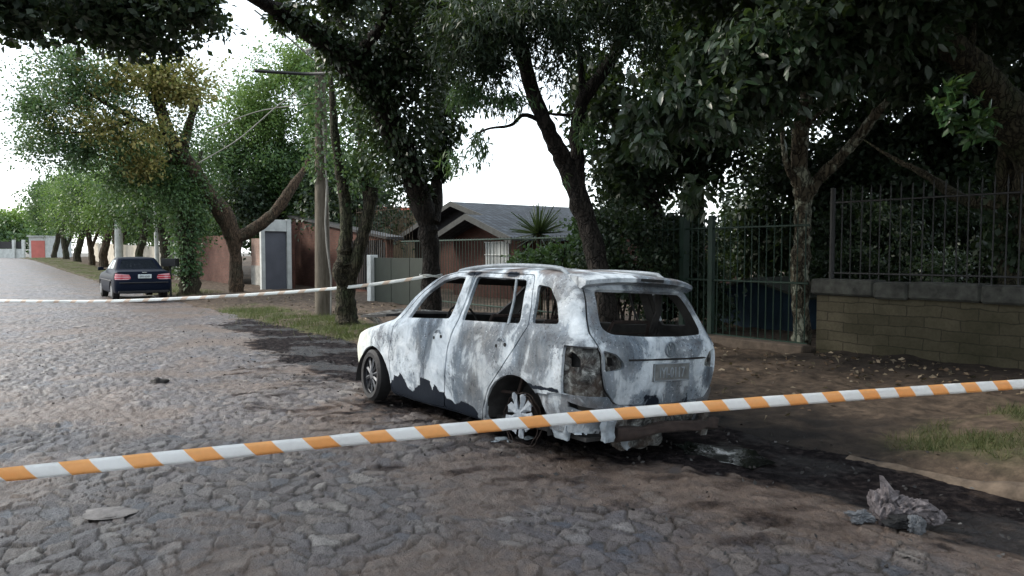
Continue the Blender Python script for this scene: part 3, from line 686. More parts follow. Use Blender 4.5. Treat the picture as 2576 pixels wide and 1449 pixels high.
for p in body.data.polygons:
    if (p.center.y < -.3 and p.normal.y > .05 and p.material_index == 0) or (p.center.x > 1.2 and p.normal.x < -.3 and abs(p.center.y) < .7): p.material_index = 1
for key, nm, lb in (('dfl', 'front_door', 'ash-white front door with a strip of dark paint left at the bottom'), ('drl', 'rear_door', 'grey and white rear door'), ('dfr', 'front_door', None), ('drr', 'rear_door', None)):
    d = panel(bm, groups[key], nm, bp, wag, .03, attrf=burn_attr, rim=0 if key.endswith('l') else 1)
    if lb: d['label'] = lb
    sgn = 1 if key.endswith('l') else -1
    hx, hz = (1.165, .885) if key[1] == 'f' else (.20, .895)
    for dx in (-.055, .06): mb = MB(); mb.tube([(hx + dx, sgn * .824, hz - (0.02 if dx > 0 else 0)), (hx + dx, sgn * .80, hz - (0.02 if dx > 0 else 0))], .016, 10); mb.build('handle_hole', M['black'], d, world=False)
    mb = MB(); Q = [(hx - .045 + .09 * k / 8, sgn * (.824), hz + .028 + .028 * math.sin(PI * k / 8)) for k in range(9)]; mb.tube(Q, .007, 6); mb.build('handle_recess', M['ashmetal'], d, smooth=True, world=False)
tgo = panel(bm, groups['tg'], 'tailgate', bp, wag, .03, attrf=burn_attr); tgo['label'] = 'ash-white tailgate with its glass gone'
tls = []
for k in ('tgl', 'tgr'): tls.append(panel(bm, groups[k], 'lamp_recess', [M['char'], M['inside']], tgo, .02, .03))
for k in ('ll', 'lr'):
    o = panel(bm, groups[k], 'lamp_housing', [M['char'], M['inside']], wag, .02, .035)
for k in ('ql', 'qr'): panel(bm, groups[k], 'bumper_mount', [M['burnt'], M['inside']], wag, .02, .022, attrf=lambda co: burn_attr(co) * [0, 1, 1, 0] + np.array([.30, .55, .35, 0]))
bm.free()
def wbox(name, c, d, mat, parent=wag, rot=None, bevel=.004, taper=1.0):
    mb = MB(); mb.box(c, d, rot, taper); return mb.build(name, mat, parent, world=False, bevel=bevel)
wbox('lamp_dark_backing', (-.62, .715, .86), (.14, .015, .16), M['black'])  # black plate added behind the lamp hole to paint its inside dark
# rear spoiler lip with brake-light slot
mb = MB(); pts = []
for i in range(25):
    y = -.62 + 1.24 * i / 24; e = 1 - (abs(y) / .62) ** 2.6; xb = -.56 - .085 * e; zt = 1.462 + .038 * e
    pts.append([(-.33, y * .97, zt + .018), (xb + .05, y, zt - .004), (xb, y, zt - .026), (xb + .004, y, zt - .058), (-.50, y, zt - .088)])
V = [p for q in pts for p in q]; Fc = [(i * 5 + k, i * 5 + (k + 1) % 5, (i + 1) * 5 + (k + 1) % 5, (i + 1) * 5 + k) for i in range(24) for k in range(5)] + [(4, 3, 2, 1, 0), (120, 121, 122, 123, 124)]
mb.add(V, Fc); sp = mb.build('spoiler', M['burnt'], tgo, smooth=True, world=False)
n_ = len(sp.data.vertices); co = np.array([v.co[:] for v in sp.data.vertices]); a = sp.data.attributes.new('st', 'FLOAT_COLOR', 'POINT'); a.data.foreach_set('color', (burn_attr(co) * [0, .8, .5, 0]).astype(np.float32).ravel())
wbox('brake_light_slot', (-.643, -.02, 1.462), (.022, .26, .022), M['black'], tgo)
# roof rails
for sgn in (1, -1):
    mb = MB(); Q = [(-.30 + 1.62 * k / 20, sgn * (.565 - .015 * (k / 20)), 1.505 + .048 * math.sin(PI * k / 20) ** .45 - (.03 if k in (0, 20) else 0) - .035 * (k / 20) ** 3) for k in range(21)]
    mb.tube(Q, .017, 8); mb.build('roof_rail', M['ashmetal'], wag, smooth=True, world=False)
# tailgate crease, emblem, plate
mb = MB()
for a_, b_ in ((-.50, .42),):
    Q = [(-.862 + .10 * abs(y / .7) ** 3.2, y, .862) for y in np.linspace(a_, b_, 13)]; mb.tube(Q, .008, 6)
mb.build('crease', M['black'], tgo, world=False)
mb = MB(); mb.tube([(-.858, -.02 + .055 * math.cos(k * PI / 10), .935 + .055 * math.sin(k * PI / 10)) for k in range(21)], .008, 6)
for a_, b_ in (((.035, .04), (.012, -.04)), ((.012, -.04), (0, .0)), ((0, 0), (-.012, -.04)), ((-.012, -.04), (-.035, .04)), ((.018, .045), (0, .008)), ((0, .008), (-.018, .045))):
    mb.tube([(-.858, -.02 + a_[0], .935 + a_[1]), (-.858, -.02 + b_[0], .935 + b_[1])], .005, 5)
mb.build('emblem', plain('burnt_emblem', (.11, .13, .15), .8, .4, 20), tgo, world=False)
pl = wbox('licence_plate', (-.868, -.03, .765), (.012, .41, .132), plain('burnt_plate', (.13, .135, .135), .85, .35, 12, bump=.01), tgo, bevel=.002)
mb = MB(); mb.tube([(-.875, -.03 + .2, .70), (-.875, -.03 - .2, .70), (-.875, -.03 - .2, .83), (-.875, -.03 + .2, .83), (-.875, -.03 + .2, .70)], .004, 5); mb.build('plate_edge', M['ashmetal'], pl, world=False)
def text(name, s, size, M4, mat, parent, depth=.003, sx=1):
    cu = bpy.data.curves.new(name, 'FONT'); cu.body = s; cu.size = size; cu.extrude = depth; cu.align_x = 'CENTER'; cu.align_y = 'CENTER'; cu.resolution_u = 2
    t = bpy.data.objects.new(name, cu); COL.objects.link(t); dg = bpy.context.evaluated_depsgraph_get(); me = bpy.data.meshes.new_from_object(t.evaluated_get(dg)); bpy.data.objects.remove(t)
    me.transform(M4 @ Matrix.Diagonal((sx, 1, 1, 1))); o = bpy.data.objects.new(name, me); COL.objects.link(o); me.materials.clear(); me.materials.append(mat); o.parent = parent; return o
Mrear = Matrix(((0, 0, -1, -.876), (-1, 0, 0, -.03), (0, 1, 0, .758), (0, 0, 0, 1)))
text('plate_characters', 'IYI-0117', .115, Mrear, M['ashmetal'], pl, .003, .74)
# rear floor panel, crash beam, brackets below the tailgate (the bumper is gone)
wbox('rear_panel', (-.70, 0, .42), (.02, 1.1, .22), M['char'])
wbox('crash_beam', (-.80, -.12, .315), (.07, 1.20, .085), M['rust'], bevel=.012)
wbox('beam_bracket', (-.80, .56, .345), (.05, .10, .17), M['ashmetal'])
wbox('beam_bracket', (-.80, -.52, .33), (.06, .08, .2), M['char'])
wbox('tow_bracket', (-.74, .30, .225), (.05, .06, .09), M['ashmetal'], taper=1.25)
wbox('exhaust_box', (-.66, .10, .22), (.16, .42, .11), M['char'], bevel=.02)
wbox('hanging_bracket', (-.50, .74, .30), (.12, .03, .11), M['ashmetal'], taper=1.5)
mb = MB(); mb.box((1.1, 0, .27), (3.6, 1.36, .03)); mb.build('floor_pan', M['inside'], wag, world=False)
# wheel housings
for cx in (0, 2.44):
    for sgn in (1, -1):
        mb = MB(); Q = [(cx + .405 * math.cos(k * PI / 14), .26 + .405 * math.sin(k * PI / 14)) for k in range(15)]
        V = [(x, sgn * .80, z) for x, z in Q] + [(x, sgn * .46, z) for x, z in Q]; mb.add(V, [(k, k + 1, k + 16, k + 15) for k in range(14)] + [tuple(range(15, 30))])
        mb.build('wheel_housing', M['inside'], wag, world=False)
# interior: dashboard beam, seat frames, steering wheel, load-bay pillars and strips
wbox('dash_beam', (1.82, 0, .90), (.12, 1.3, .10), M['inside'], bevel=.03)
mb = MB(); mb.tube([(1.45 + .06 * math.cos(k * PI / 9), .36 + .18 * math.sin(k * PI / 9), .98 + .18 * math.cos(k * PI / 9)) for k in range(19)], .011, 6); mb.tube([(1.45, .36, .98), (1.8, .36, .85)], .02, 6); mb.build('steering_wheel', M['black'], wag, world=False)
for (sx, sy) in ((.95, .36), (.95, -.36), (.12, .38), (.12, -.38)):
    mb = MB(); hw = .22 if sx > .5 else .30
    for a_ in (-hw, hw): mb.tube([(sx + .35, sy + a_, .48), (sx, sy + a_, .50), (sx - .12, sy + a_ * .95, .85), (sx - .22, sy + a_ * .75, 1.10)], .016, 6)
    mb.tube([(sx - .22, sy - hw * .75, 1.10), (sx - .22, sy + hw * .75, 1.10)], .016, 6); mb.tube([(sx + .35, sy - hw, .48), (sx + .35, sy + hw, .48)], .016, 6)
    for k in range(5): mb.tube([(sx - .02 - .04 * k, sy - hw * .9, .60 + .1 * k), (sx - .02 - .04 * k, sy + hw * .9, .60 + .1 * k)], .006, 5)
    mb.build('seat_frame', M['rust'], wag, world=False)
for P_ in ([(-.05, -.70, 1.0), (-.16, -.66, 1.2), (-.2, -.6, 1.42)], [(.88, -.72, 1.0), (.86, -.66, 1.44)]): mb = MB(); mb.tube(P_, .03, 6); mb.build('inner_pillar', M['inside'], wag, world=False)
mb = MB(); mb.tube([(.17, .775, 1.06), (.205, .70, 1.25), (.235, .655, 1.44)], .012, 6); mb.build('window_divider', M['ashmetal'], wag, world=False)
mb = MB(); mb.tube([(.17, -.775, 1.06), (.205, -.70, 1.25), (.235, -.655, 1.44)], .012, 6); mb.build('window_divider', M['inside'], wag, world=False)
mb = MB(); Q = [(3.20, .60, .965), (2.85, .665, .985), (2.42, .69, 1.02), (2.36, 0, 1.06), (2.40, -.62, 1.0), (3.15, -.5, 1.03), (3.3, 0, 1.05)]; k = len(Q)
mb.add(Q + [(x, y, z - .028) for x, y, z in Q], [tuple(range(k))[::-1], tuple(range(k, 2 * k)), ] + [(i, (i + 1) % k, (i + 1) % k + k, i + k) for i in range(k)])
mb.add([(3.16, .59, .955), (2.6, .67, .97), (2.6, .6, .88), (2.9, .5, .86)], [(0, 1, 2, 3)]); hd = mb.build('hood', [M['char']], wag, world=False)
hd.data.materials.append(M['black'])
hd['label'] = 'warped hood sprung up from the fender'
# wheels
def wheel(cx, y, cz, rim_r, tyre_r, side, steer, spokes, mat, melted):
    e = bpy.data.objects.new('wheel', None); COL.objects.link(e); e.parent = wag; e.location = (cx, y, cz); e.rotation_euler = (0, 0, steer); e.empty_display_size = .1
    if tyre_r:
        mb = MB(); prof = [(-.08, rim_r - .01), (-.085, tyre_r - .03), (-.06, tyre_r), (.06, tyre_r), (.085, tyre_r - .03), (.08, rim_r - .01)]; n = 40; V = []
        for k in range(n):
            a_ = 2 * PI * k / n
            for yy, rr in prof: V.append((rr * math.cos(a_), yy, max(rr * math.sin(a_), -cz + .0)))
        m = len(prof); mb.add(V, [(k * m + j, k * m + (j + 1) % m, ((k + 1) % n) * m + (j + 1) % m, ((k + 1) % n) * m + j) for k in range(n) for j in range(m)])
        mb.build('tyre', plain('burnt_tyre', (.012, .012, .014), .7, .4, 25, bump=.01), e, smooth=True, world=False)
    mb = MB(); rr_ = random.Random(int(cx * 10) + 3)
    o = .045 * side
    for j in range(spokes):
        a_ = 2 * PI * j / spokes + .35; L = rim_r * (.93 if not melted else rr_.uniform(.72, .98)); ww = .022 if not melted else .032
        d = Vector((math.cos(a_), 0, math.sin(a_))); t_ = Vector((-math.sin(a_), 0, math.cos(a_)))
        V = []
        for q, hw_, dp in ((.035, ww * .5, .012), (L * .55, ww * .8, .004), (L * .9, ww * (1.3 if melted else .95), 0), (L, ww * (.8 if melted else .95), 0)):
            c = d * q + Vector((0, o + side * dp, 0)); V += [c - t_ * hw_, c + Vector((0, side * .012, 0)), c + t_ * hw_, c - Vector((0, side * .022, 0))]
        if melted: V = [Vector(v) + Vector((rr_.gauss(0, .006), rr_.gauss(0, .005), rr_.gauss(0, .006))) for v in V]
        mb.add(V, [(i * 4 + k, i * 4 + (k + 1) % 4, (i + 1) * 4 + (k + 1) % 4, (i + 1) * 4 + k) for i in range(3) for k in range(4)] + [(3, 2, 1, 0), (12, 13, 14, 15)])
    mb.tube([(0, o - side * .02, 0), (0, o + side * .02, 0)], [.05, .045], 14)
    if not melted:
        n = 36; V = []
        for k in range(n):
            a_ = 2 * PI * k / n
            for yy, rr in ((-.07, rim_r), (-.07, rim_r - .012), (o, rim_r - .016), (o + side * .012, rim_r + .006), (o - side * .01, rim_r + .004)): V.append((rr * math.cos(a_), yy, rr * math.sin(a_)))
        mb.add(V, [(k * 5 + j, k * 5 + (j + 1) % 5, ((k + 1) % n) * 5 + (j + 1) % 5, ((k + 1) % n) * 5 + j) for k in range(n) for j in range(5)])
    mb.build('rim', mat, e, smooth=False, world=False, bevel=0)
    mb = MB(); mb.tube([(0, -.05 * side, 0), (0, -.02 * side, 0)], .125, 24); mb.tube([(0, -.2 * side, 0), (0, -.05 * side, 0)], .05, 8); mb.build('brake_disc', M['rust'], e, world=False)
alloy = plain('sooty_alloy', (.075, .08, .09), .5, .4, 20, metal=.5)
wheel(2.46, .745, .37, .205, .268, 1, -.10, 10, alloy, False)
wheel(0, .70, .345, .20, None, 1, 0, 9, plain('melted_alloy', (.27, .30, .34), .6, .25, 20, bump=.01), True)
wheel(2.46, -.745, .37, .205, .268, -1, -.10, 10, alloy, False)
wheel(0, -.72, .37, .205, .26, -1, 0, 10, alloy, False)

def crumple(o, amp, cuts=3, seed=0):
    bm = bmesh.new(); bm.from_mesh(o.data); bmesh.ops.subdivide_edges(bm, edges=bm.edges[:], cuts=cuts, use_grid_fill=True)
    for v in bm.verts:
        q = v.co * 9 + Vector((seed, seed * 2, 0)); v.co += Vector((noise.noise(q), noise.noise(q + Vector((7, 0, 0))), noise.noise(q + Vector((0, 9, 0))))) * amp + Vector((noise.noise(q * 3), noise.noise(q * 3 + Vector((3, 0, 0))), noise.noise(q * 3 + Vector((0, 5, 0))))) * amp * .4
    bm.to_mesh(o.data); bm.free()
for i, o in enumerate(list(wag.children)):
    k = o.name.split('.')[0]
    if k in ('beam_bracket', 'tow_bracket', 'hanging_bracket'): crumple(o, .028, 4, i)
    if k in ('crash_beam', 'exhaust_box', 'rear_panel'): crumple(o, .03, 7, i)
    if k == 'hood':
        crumple(o, .006, 3, i)
        for p in o.data.polygons:
            if p.normal.z < .4: p.material_index = 1
mb = MB()
for k in range(2):
    rr_ = .215 + .006 * k; mb.tube([(rr_ * math.cos(a * PI / 16), .74 - .03 * k + .01 * math.sin(a * 1.7 + k), .30 + max(-.19, rr_ * math.sin(a * PI / 16))) for a in range(33)], .004, 4)
mb.build('tyre_wire', M['rust'], wag, world=False)

# ------------------------------------------------------------------ walls, fences, gates, houses
M['tile_dark'] = None
def rooftile(name, a, b, moss=None):
    n = NT(name, .9, 0, .2); uv = n.n('TexCoord').outputs['UV']; br = n.n('TexBrick'); br.inputs['Scale'].default_value = 1; br.inputs['Brick Width'].default_value = .24; br.inputs['Row Height'].default_value = .33
    br.inputs['Mortar Size'].default_value = .018; br.inputs['Color1'].default_value = (*a, 1); br.inputs['Color2'].default_value = (*b, 1); br.inputs['Mortar'].default_value = (*[x * .3 for x in a], 1); br.offset = 0
    n.l(uv, br.inputs['Vector']); f = n.noise(n.coord(True), 2.5, 7, .7); c = n.mix(n.ramp(f, [(.4, 0.), (.7, .8)]), br.outputs['Color'], moss or tuple(x * .5 for x in a))
    n.base(c); n.bump(br.outputs['Fac'], -.8, .04); return n.m
M['tile_dark'] = rooftile('roof_tile_dark', (.030, .036, .046), (.052, .062, .076), (.015, .018, .020))
M['tile_red'] = rooftile('roof_tile_red', (.28, .07, .035), (.20, .05, .03))
M['brick_red'] = brickmat('brick_red', (.095, .042, .031), (.135, .060, .044), (.08, .07, .062))
M['brick_dark'] = brickmat('brick_house', (.065, .028, .021), (.092, .040, .030), (.05, .043, .038))  # red brick in a darker tone, for the house
M['brick_pink'] = brickmat('brick_pink', (.30, .19, .15), (.36, .24, .19), (.3, .27, .24))
M['stone_wall'] = brickmat('stone_wall', (.062, .054, .035), (.096, .083, .056), (.036, .031, .023), .46, .15, (.022, .022, .011))
_t = M['stone_wall'].node_tree; _b = next(n_ for n_ in _t.nodes if n_.type == 'TEX_BRICK'); _c = next(n_ for n_ in _t.nodes if n_.type == 'TEX_COORD' and n_.outputs['UV'].is_linked)
_n = _t.nodes.new('ShaderNodeTexNoise'); _n.inputs['Scale'].default_value = 3.0; _n.inputs['Detail'].default_value = 5; _t.links.new(_c.outputs['UV'], _n.inputs['Vector'])
_s = _t.nodes.new('ShaderNodeVectorMath'); _s.operation = 'SCALE'; _s.inputs['Scale'].default_value = .11; _t.links.new(_n.outputs['Color'], _s.inputs[0]); _a = _t.nodes.new('ShaderNodeVectorMath'); _a.operation = 'ADD'
_t.links.new(_c.outputs['UV'], _a.inputs[0]); _t.links.new(_s.outputs[0], _a.inputs[1]); _t.links.new(_a.outputs[0], _b.inputs['Vector']); _b.inputs['Mortar Smooth'].default_value = .8; _b.inputs['Mortar Size'].default_value = .012
M['coping'] = plain('coping', (.040, .041, .036), .9, .6, 7, bump=.02, world=True)
M['beige'] = plain('beige_render', (.50, .38, .26), .9, .12, 2, world=True)
M['grey_door'] = plain('grey_door', (.075, .080, .098), .6, .15, 2, world=True)
def gz(s, t): return float(verge_z(np.array([float(s)]), np.array([float(t)]))[0])
def quadwall(name, parent, mat, s0, s1, t, z0, z1a, z1b, th=.2, uv=True, z0b=None):
    zs = (z0, z0 if z0b is None else z0b)
    """wall along the road from s0 to s1 at offset t, foot z0, top z1a at s0 and z1b at s1"""
    P = [W(s0, t), W(s1, t), W(s1, t + th), W(s0, t + th)]; mb = MB()
    V = [Vector((p.x, p.y, z + p.z)) for p, z in zip(P, (zs[0], zs[1], zs[1], zs[0]))] + [Vector((p.x, p.y, p.z + z)) for p, z in zip(P, (z1a, z1b, z1b, z1a))]
    mb.add(V, [(0, 1, 2, 3), (7, 6, 5, 4), (0, 4, 5, 1), (1, 5, 6, 2), (2, 6, 7, 3), (3, 7, 4, 0)])
    o = mb.build(name, mat, parent)
    if uv: box_uv(o)
    return o
def crosswall(name, parent, mat, s, t0, t1, z0, z1, th=.15, uv=False):
    mb = MB(); P = [W(s, t0), W(s, t1), W(s + th, t1), W(s + th, t0)]
    mb.add([Vector((p.x, p.y, p.z + z0)) for p in P] + [Vector((p.x, p.y, p.z + z1)) for p in P], [(0, 1, 2, 3), (7, 6, 5, 4), (0, 4, 5, 1), (1, 5, 6, 2), (2, 6, 7, 3), (3, 7, 4, 0)])
    o = mb.build(name, mat, parent)
    if uv: box_uv(o)
    return o
def bars(parent, s0, s1, t, z0, z1, step, rad, mat, name='bar', spike=.0, jit=0, rnd_=random.Random(3)):
    n = int(abs(s1 - s0) / step)
    for i in range(n + 1):
        s = s0 + (s1 - s0) * i / max(1, n) + rnd_.uniform(-jit, jit); p = W(s, t); mb = MB()
        lean = rnd_.uniform(-.008, .008)
        mb.tube([p + Vector((0, 0, z0)), p + Vector((lean, 0, z1)), p + Vector((lean, 0, z1 + .001))] + ([p + Vector((lean, 0, z1 + spike))] if spike else []), [rad, rad, rad * 1.5] + ([.002] if spike else []), 6)
        mb.build(name, mat, parent)
def rail(parent, s0, s1, t, z, r_, mat, name='rail'):
    mb = MB(); a, b = W(s0, t, z), W(s1, t, z); L = (b - a).length
    mb.tube([a, b], r_, 6); return mb.build(name, mat, parent)

# garden wall and railing on the right
e = empty('garden_wall', W(1, 10.5), 'mossy stone block wall with a thick grey coping at the right', 'wall')
mb = MB(); P = [W(6.35, 10.5), W(-6, 10.5), W(-6, 10.78), W(6.35, 10.78)]; mb.add([p + Vector((0, 0, -.1)) for p in P] + [p + Vector((0, 0, .93)) for p in P], [(0, 1, 2, 3), (7, 6, 5, 4), (0, 4, 5, 1), (1, 5, 6, 2), (2, 6, 7, 3), (3, 7, 4, 0)])
box_uv(mb.build('masonry', M['stone_wall'], e))
mb = MB(); rr = random.Random(2); s = 6.42
while s > -6:
    L = rr.uniform(.45, 1.0); z = rr.uniform(-.014, .010); P = [W(s, 10.42 + z), W(s - L + .004, 10.42 + z * .5), W(s - L + .004, 10.86), W(s, 10.86)]
    mb.add([p + Vector((0, 0, .932 + z)) for p in P] + [p + Vector((0, 0, 1.17 + z)) for p in P], [(0, 1, 2, 3), (7, 6, 5, 4), (0, 4, 5, 1), (1, 5, 6, 2), (2, 6, 7, 3), (3, 7, 4, 0)]); s -= L
mb.build('coping', M['coping'], e, bevel=.03)
e = empty('iron_railing', W(0, 10.6, 1.17), 'black iron railing with spear tips standing on the stone wall', 'railing')
bars(e, 6.2, -5.5, 10.64, 1.17, 2.45, .145, .009, M['dark_metal'], spike=.12, jit=.01)
rail(e, 6.25, -5.5, 10.64, 2.33, .014, M['dark_metal']); rail(e, 6.25, -5.5, 10.64, 1.27, .014, M['dark_metal'])
mb = MB(); mb.tube([W(6.2, 10.64, 1.17), W(6.2, 10.64, 2.55)], .04, 8); mb.build('post', M['dark_metal'], e)
# green gate with its sill
e = empty('green_gate', W(7.5, 10.5), 'tall dark green iron gate of thin upright bars behind the car', 'gate')
bars(e, 6.55, 10.6, 10.5, .12, 2.12, .135, .010, M['green_metal'], spike=.1)
for z in (.16, 1.1, 2.0): rail(e, 6.5, 10.7, 10.5, z, .018, M['green_metal'])
for s in (8.35, 8.95, 10.7):
    mb = MB(); mb.box((0, 0, 1.12), (.09 if s != 8.95 else .16, .09, 2.2), Matrix.Rotation(-RA, 3, 'Z').inverted()); mb.V = [tuple(Vector(v) + W(s, 10.5)) for v in mb.V]; mb.build('post', M['green_metal'], e)
mb = MB(); mb.box((0, 0, .04), (.26, 2.0, .24), Matrix.Rotation(RA, 3, 'Z')); mb.V = [tuple(Vector(v) + W(7.4, 10.34)) for v in mb.V]
tag(mb.build('concrete_sill', plain('sill_concrete', (.085, .065, .05), .95, .4, 8, bump=.02, world=True), bevel=.02), 'low earthy concrete sill below the green gate', 'sill')
e = empty('wire_fence', W(13, 10.5), 'dark green bar fence in front of the hedge, beyond the burnt car', 'fence')
bars(e, 10.85, 19.6, 10.5, .1, 1.95, .14, .009, M['green_metal']); rail(e, 10.7, 19.7, 10.5, 1.9, .02, M['green_metal']); rail(e, 10.7, 19.7, 10.5, .25, .02, M['green_metal'])
e = empty('low_panel_gate', W(18, 10.4), 'low solid green sheet gate between white posts', 'gate')
for k in range(3): quadwall('panel', e, plain('green_sheet', (.010, .016, .011), .7, .2, 3, world=True) if k == 0 else bpy.data.materials['green_sheet'], 17.9 + k * 1.15, 19.02 + k * 1.15, 10.4, .05, 1.42, 1.42, .05, False)
for s, lab in ((21.45, 0), (17.75, 1)):
    mb = MB(); mb.box((0, 0, .75), (.26, .26, 1.5), Matrix.Rotation(RA, 3, 'Z')); mb.V = [tuple(Vector(v) + W(s, 10.4)) for v in mb.V]
    tag(mb.build('white_post', M['white_paint'], bevel=.01), ('white post at the left edge of the low green gate', 'white post at the right edge of the low green gate, behind the ivy tree')[lab], 'post', 'posts of the low green gate')
# little shed behind the green gate
e = empty('garden_shed', W(8.2, 13), 'low blue garden shed with a shallow gable seen through the gate', 'shed')
bw = plain('blue_boards', (.012, .03, .05), .8, .3, 3, world=True); p0 = at(1896, 704, 15.3); zc = p0.z; s0, t0 = ST(p0)
mb = MB(); A_ = W(s0 + 1.05, t0); B_ = W(s0 - 1.05, t0); mb.add([A_ + Vector((0, 0, .0)), B_, B_ + Vector((0, 0, zc - .28)), W(s0, t0, zc), A_ + Vector((0, 0, zc - .28))] + [q + VDIR * 2 for q in (A_, B_, B_ + Vector((0, 0, zc - .28)), W(s0, t0, zc), A_ + Vector((0, 0, zc - .28)))], [(0, 1, 2, 3, 4), (9, 8, 7, 6, 5), (0, 5, 6, 1), (1, 6, 7, 2), (0, 4, 9, 5)])
mb.build('wall', bw, e)
for d in (1, -1):
    mb = MB(); a_ = W(s0, t0 - .15, zc + .05); b_ = W(s0 + d * 1.25, t0 - .15, zc - .30); V = [a_, b_, b_ + VDIR * 2.3, a_ + VDIR * 2.3]; mb.add(V + [v + Vector((0, 0, -.05)) for v in V], [(0, 1, 2, 3), (7, 6, 5, 4), (0, 4, 5, 1), (1, 5, 6, 2), (2, 6, 7, 3), (3, 7, 4, 0)]); mb.build('roof', plain('shed_roof', (.05, .055, .045), .9, .3, 4, world=True), e)

# brick house with the tiled gables
e = empty('brick_house', W(20.5, 14), 'red brick bungalow with two overlapping grey tiled gables', 'house')
def gable_roof(sp, zp, s_r, z_r, s_l, z_l, ta, tb, nm='roof'):
    for (se, ze) in ((s_r, z_r), (s_l, z_l)):
        mb = MB(); V = [W(sp, ta, 0), W(se, ta, 0), W(se, tb, 0), W(sp, tb, 0)]; Z = [zp, ze, ze, zp]; V = [Vector((v.x, v.y, z)) for v, z in zip(V, Z)]
        mb.add(V + [v - Vector((0, 0, .07)) for v in V], [(0, 1, 2, 3), (7, 6, 5, 4), (0, 4, 5, 1), (1, 5, 6, 2), (2, 6, 7, 3), (3, 7, 4, 0)]); o = mb.build(nm, M['tile_dark'], e)
        uv = o.data.uv_layers.new(name='UVMap')
        for p in o.data.polygons:
            for li in p.loop_indices:
                c = o.data.vertices[o.data.loops[li].vertex_index].co; s, t = ST(c); uv.data[li].uv = (t, s * 1.05)
        mb = MB(); a, b = Vector((*W(sp, ta - .04).xy, zp + .02)), Vector((*W(se, ta - .04).xy, ze + .02)); dz = Vector((0, 0, -.2))
        mb.add([a, b, b + dz, a + dz] + [q - VDIR * .05 for q in (a, b, b + dz, a + dz)], [(0, 1, 2, 3), (7, 6, 5, 4), (0, 4, 5, 1), (1, 5, 6, 2), (2, 6, 7, 3), (3, 7, 4, 0)]); mb.build('bargeboard', plain('weathered_board', (.042, .043, .041), .9, .3, 6, world=True), e)
gable_roof(24.9, 3.56, 20.0, 2.2, 29.6, 2.2, 15.5, 27)
gable_roof(20.75, 2.84, 18.2, 2.02, 23.2, 2.06, 13.5, 18.3, 'porch_roof')
quadwall('wall', e, M['brick_dark'], 18.7, 22.9, 14.3, .0, 2.15, 2.15, .2)
mb = MB(); V = [Vector((*W(18.7, 14.34).xy, 2.1)), Vector((*W(22.9, 14.34).xy, 2.1)), Vector((*W(20.75, 14.34).xy, 2.78))]; mb.add(V + [v + VDIR * .1 for v in V], [(0, 1, 2), (5, 4, 3), (0, 3, 4, 1), (1, 4, 5, 2), (2, 5, 3, 0)]); box_uv(mb.build('gable', M['brick_dark'], e))
quadwall('wall', e, M['brick_dark'], 20.2, 29.3, 16.3, .0, 2.3, 2.3, .2)
mb = MB(); V = [Vector((*W(20.3, 16.2).xy, 2.22)), Vector((*W(29.4, 16.2).xy, 2.22)), Vector((*W(24.9, 16.2).xy, 3.48))]; mb.add(V + [v + VDIR * .1 for v in V], [(0, 1, 2), (5, 4, 3), (0, 3, 4, 1), (1, 4, 5, 2), (2, 5, 3, 0)]); mb.build('gable', plain('gable_board', (.04, .04, .045), .9, .3, 3, world=True), e)
crosswall('wall', e, M['brick_dark'], 18.7, 14.3, 26, .0, 2.15, .15, True)
wf = quadwall('window', e, plain('window_bright', (.36, .38, .38), .5, .2, 3, world=True), 19.45, 20.75, 14.26, 1.12, 1.92, 1.92, .05, False)
for i in range(12):
    s = 19.5 + i * .11; mb = MB(); mb.tube([W(s, 14.22, 1.12), W(s, 14.22, 1.92)], .011, 5); mb.build('window_bar', M['white_paint'] if i % 3 else M['concrete'], wf)
for z in (1.12, 1.5, 1.92): mb = MB(); mb.tube([W(19.42, 14.21, z), W(20.78, 14.21, z)], .014, 5); mb.build('window_bar', M['white_paint'], wf)
# long red brick outbuilding, grey door, far brick walls
e = empty('brick_outbuilding', W(29, 12.5), 'long low red brick building with a dark sloping flat roof', 'building')
quadwall('wall', e, M['brick_red'], 24.6, 34.2, 12.5, -.1, 2.05, 3.2, .25)
for s in np.arange(24.9, 27.8, .16):
    mb = MB(); mb.box((0, 0, 1.1), (.04, .05, 1.9), Matrix.Rotation(RA, 3, 'Z')); mb.V = [tuple(Vector(v) + W(float(s), 12.46)) for v in mb.V]; mb.build('grille_bar', M['dark_metal'], e)
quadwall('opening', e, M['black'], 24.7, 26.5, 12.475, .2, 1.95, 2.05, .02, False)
quadwall('roof_edge', e, M['dark_metal'], 24.3, 34.4, 12.35, 2.055, 2.15, 3.30, .7, False, 3.205)
e2 = empty('door_frame', W(30.5, 10.2), 'grey metal door in a tall white painted frame', 'doorway')
crosswall('door', e2, M['grey_door'], 30.62, 10.0, 10.92, .0, 2.45, .05)
for a_, b_ in ((9.84, 10.0), (10.92, 11.1)): crosswall('door_post', e2, M['white_paint'], 30.5, a_, b_, 0, 2.95, .2)
crosswall('lintel', e2, M['white_paint'], 30.52, 10.003, 10.917, 2.45, 2.93, .2)
mb = MB(); quadwall('side_wall', e2, M['brick_red'], 30.72, 34.3, 11.12, 0, 2.75, 3.0, .2)
e = empty('brick_wall', W(40, 10.2), 'red brick boundary wall left of the leaning trunk', 'wall'); quadwall('masonry', e, M['brick_red'], 35.4, 44.5, 10.2, -.1, 2.35, 2.35, .2)
e = empty('pink_wall', W(33, 10.8), 'pink brick wall on a grey block base beside the grey door', 'wall')
quadwall('base', e, M['concrete'], 30.9, 35.3, 10.9, -.1, .95, .95, .22); quadwall('masonry', e, M['brick_pink'], 30.9, 35.3, 10.93, .95, 2.2, 2.2, .16)
quadwall('panel', e, M['brick_pink'], 35.32, 36, 10.6, 0, 2.1, 2.1, .1) if False else None
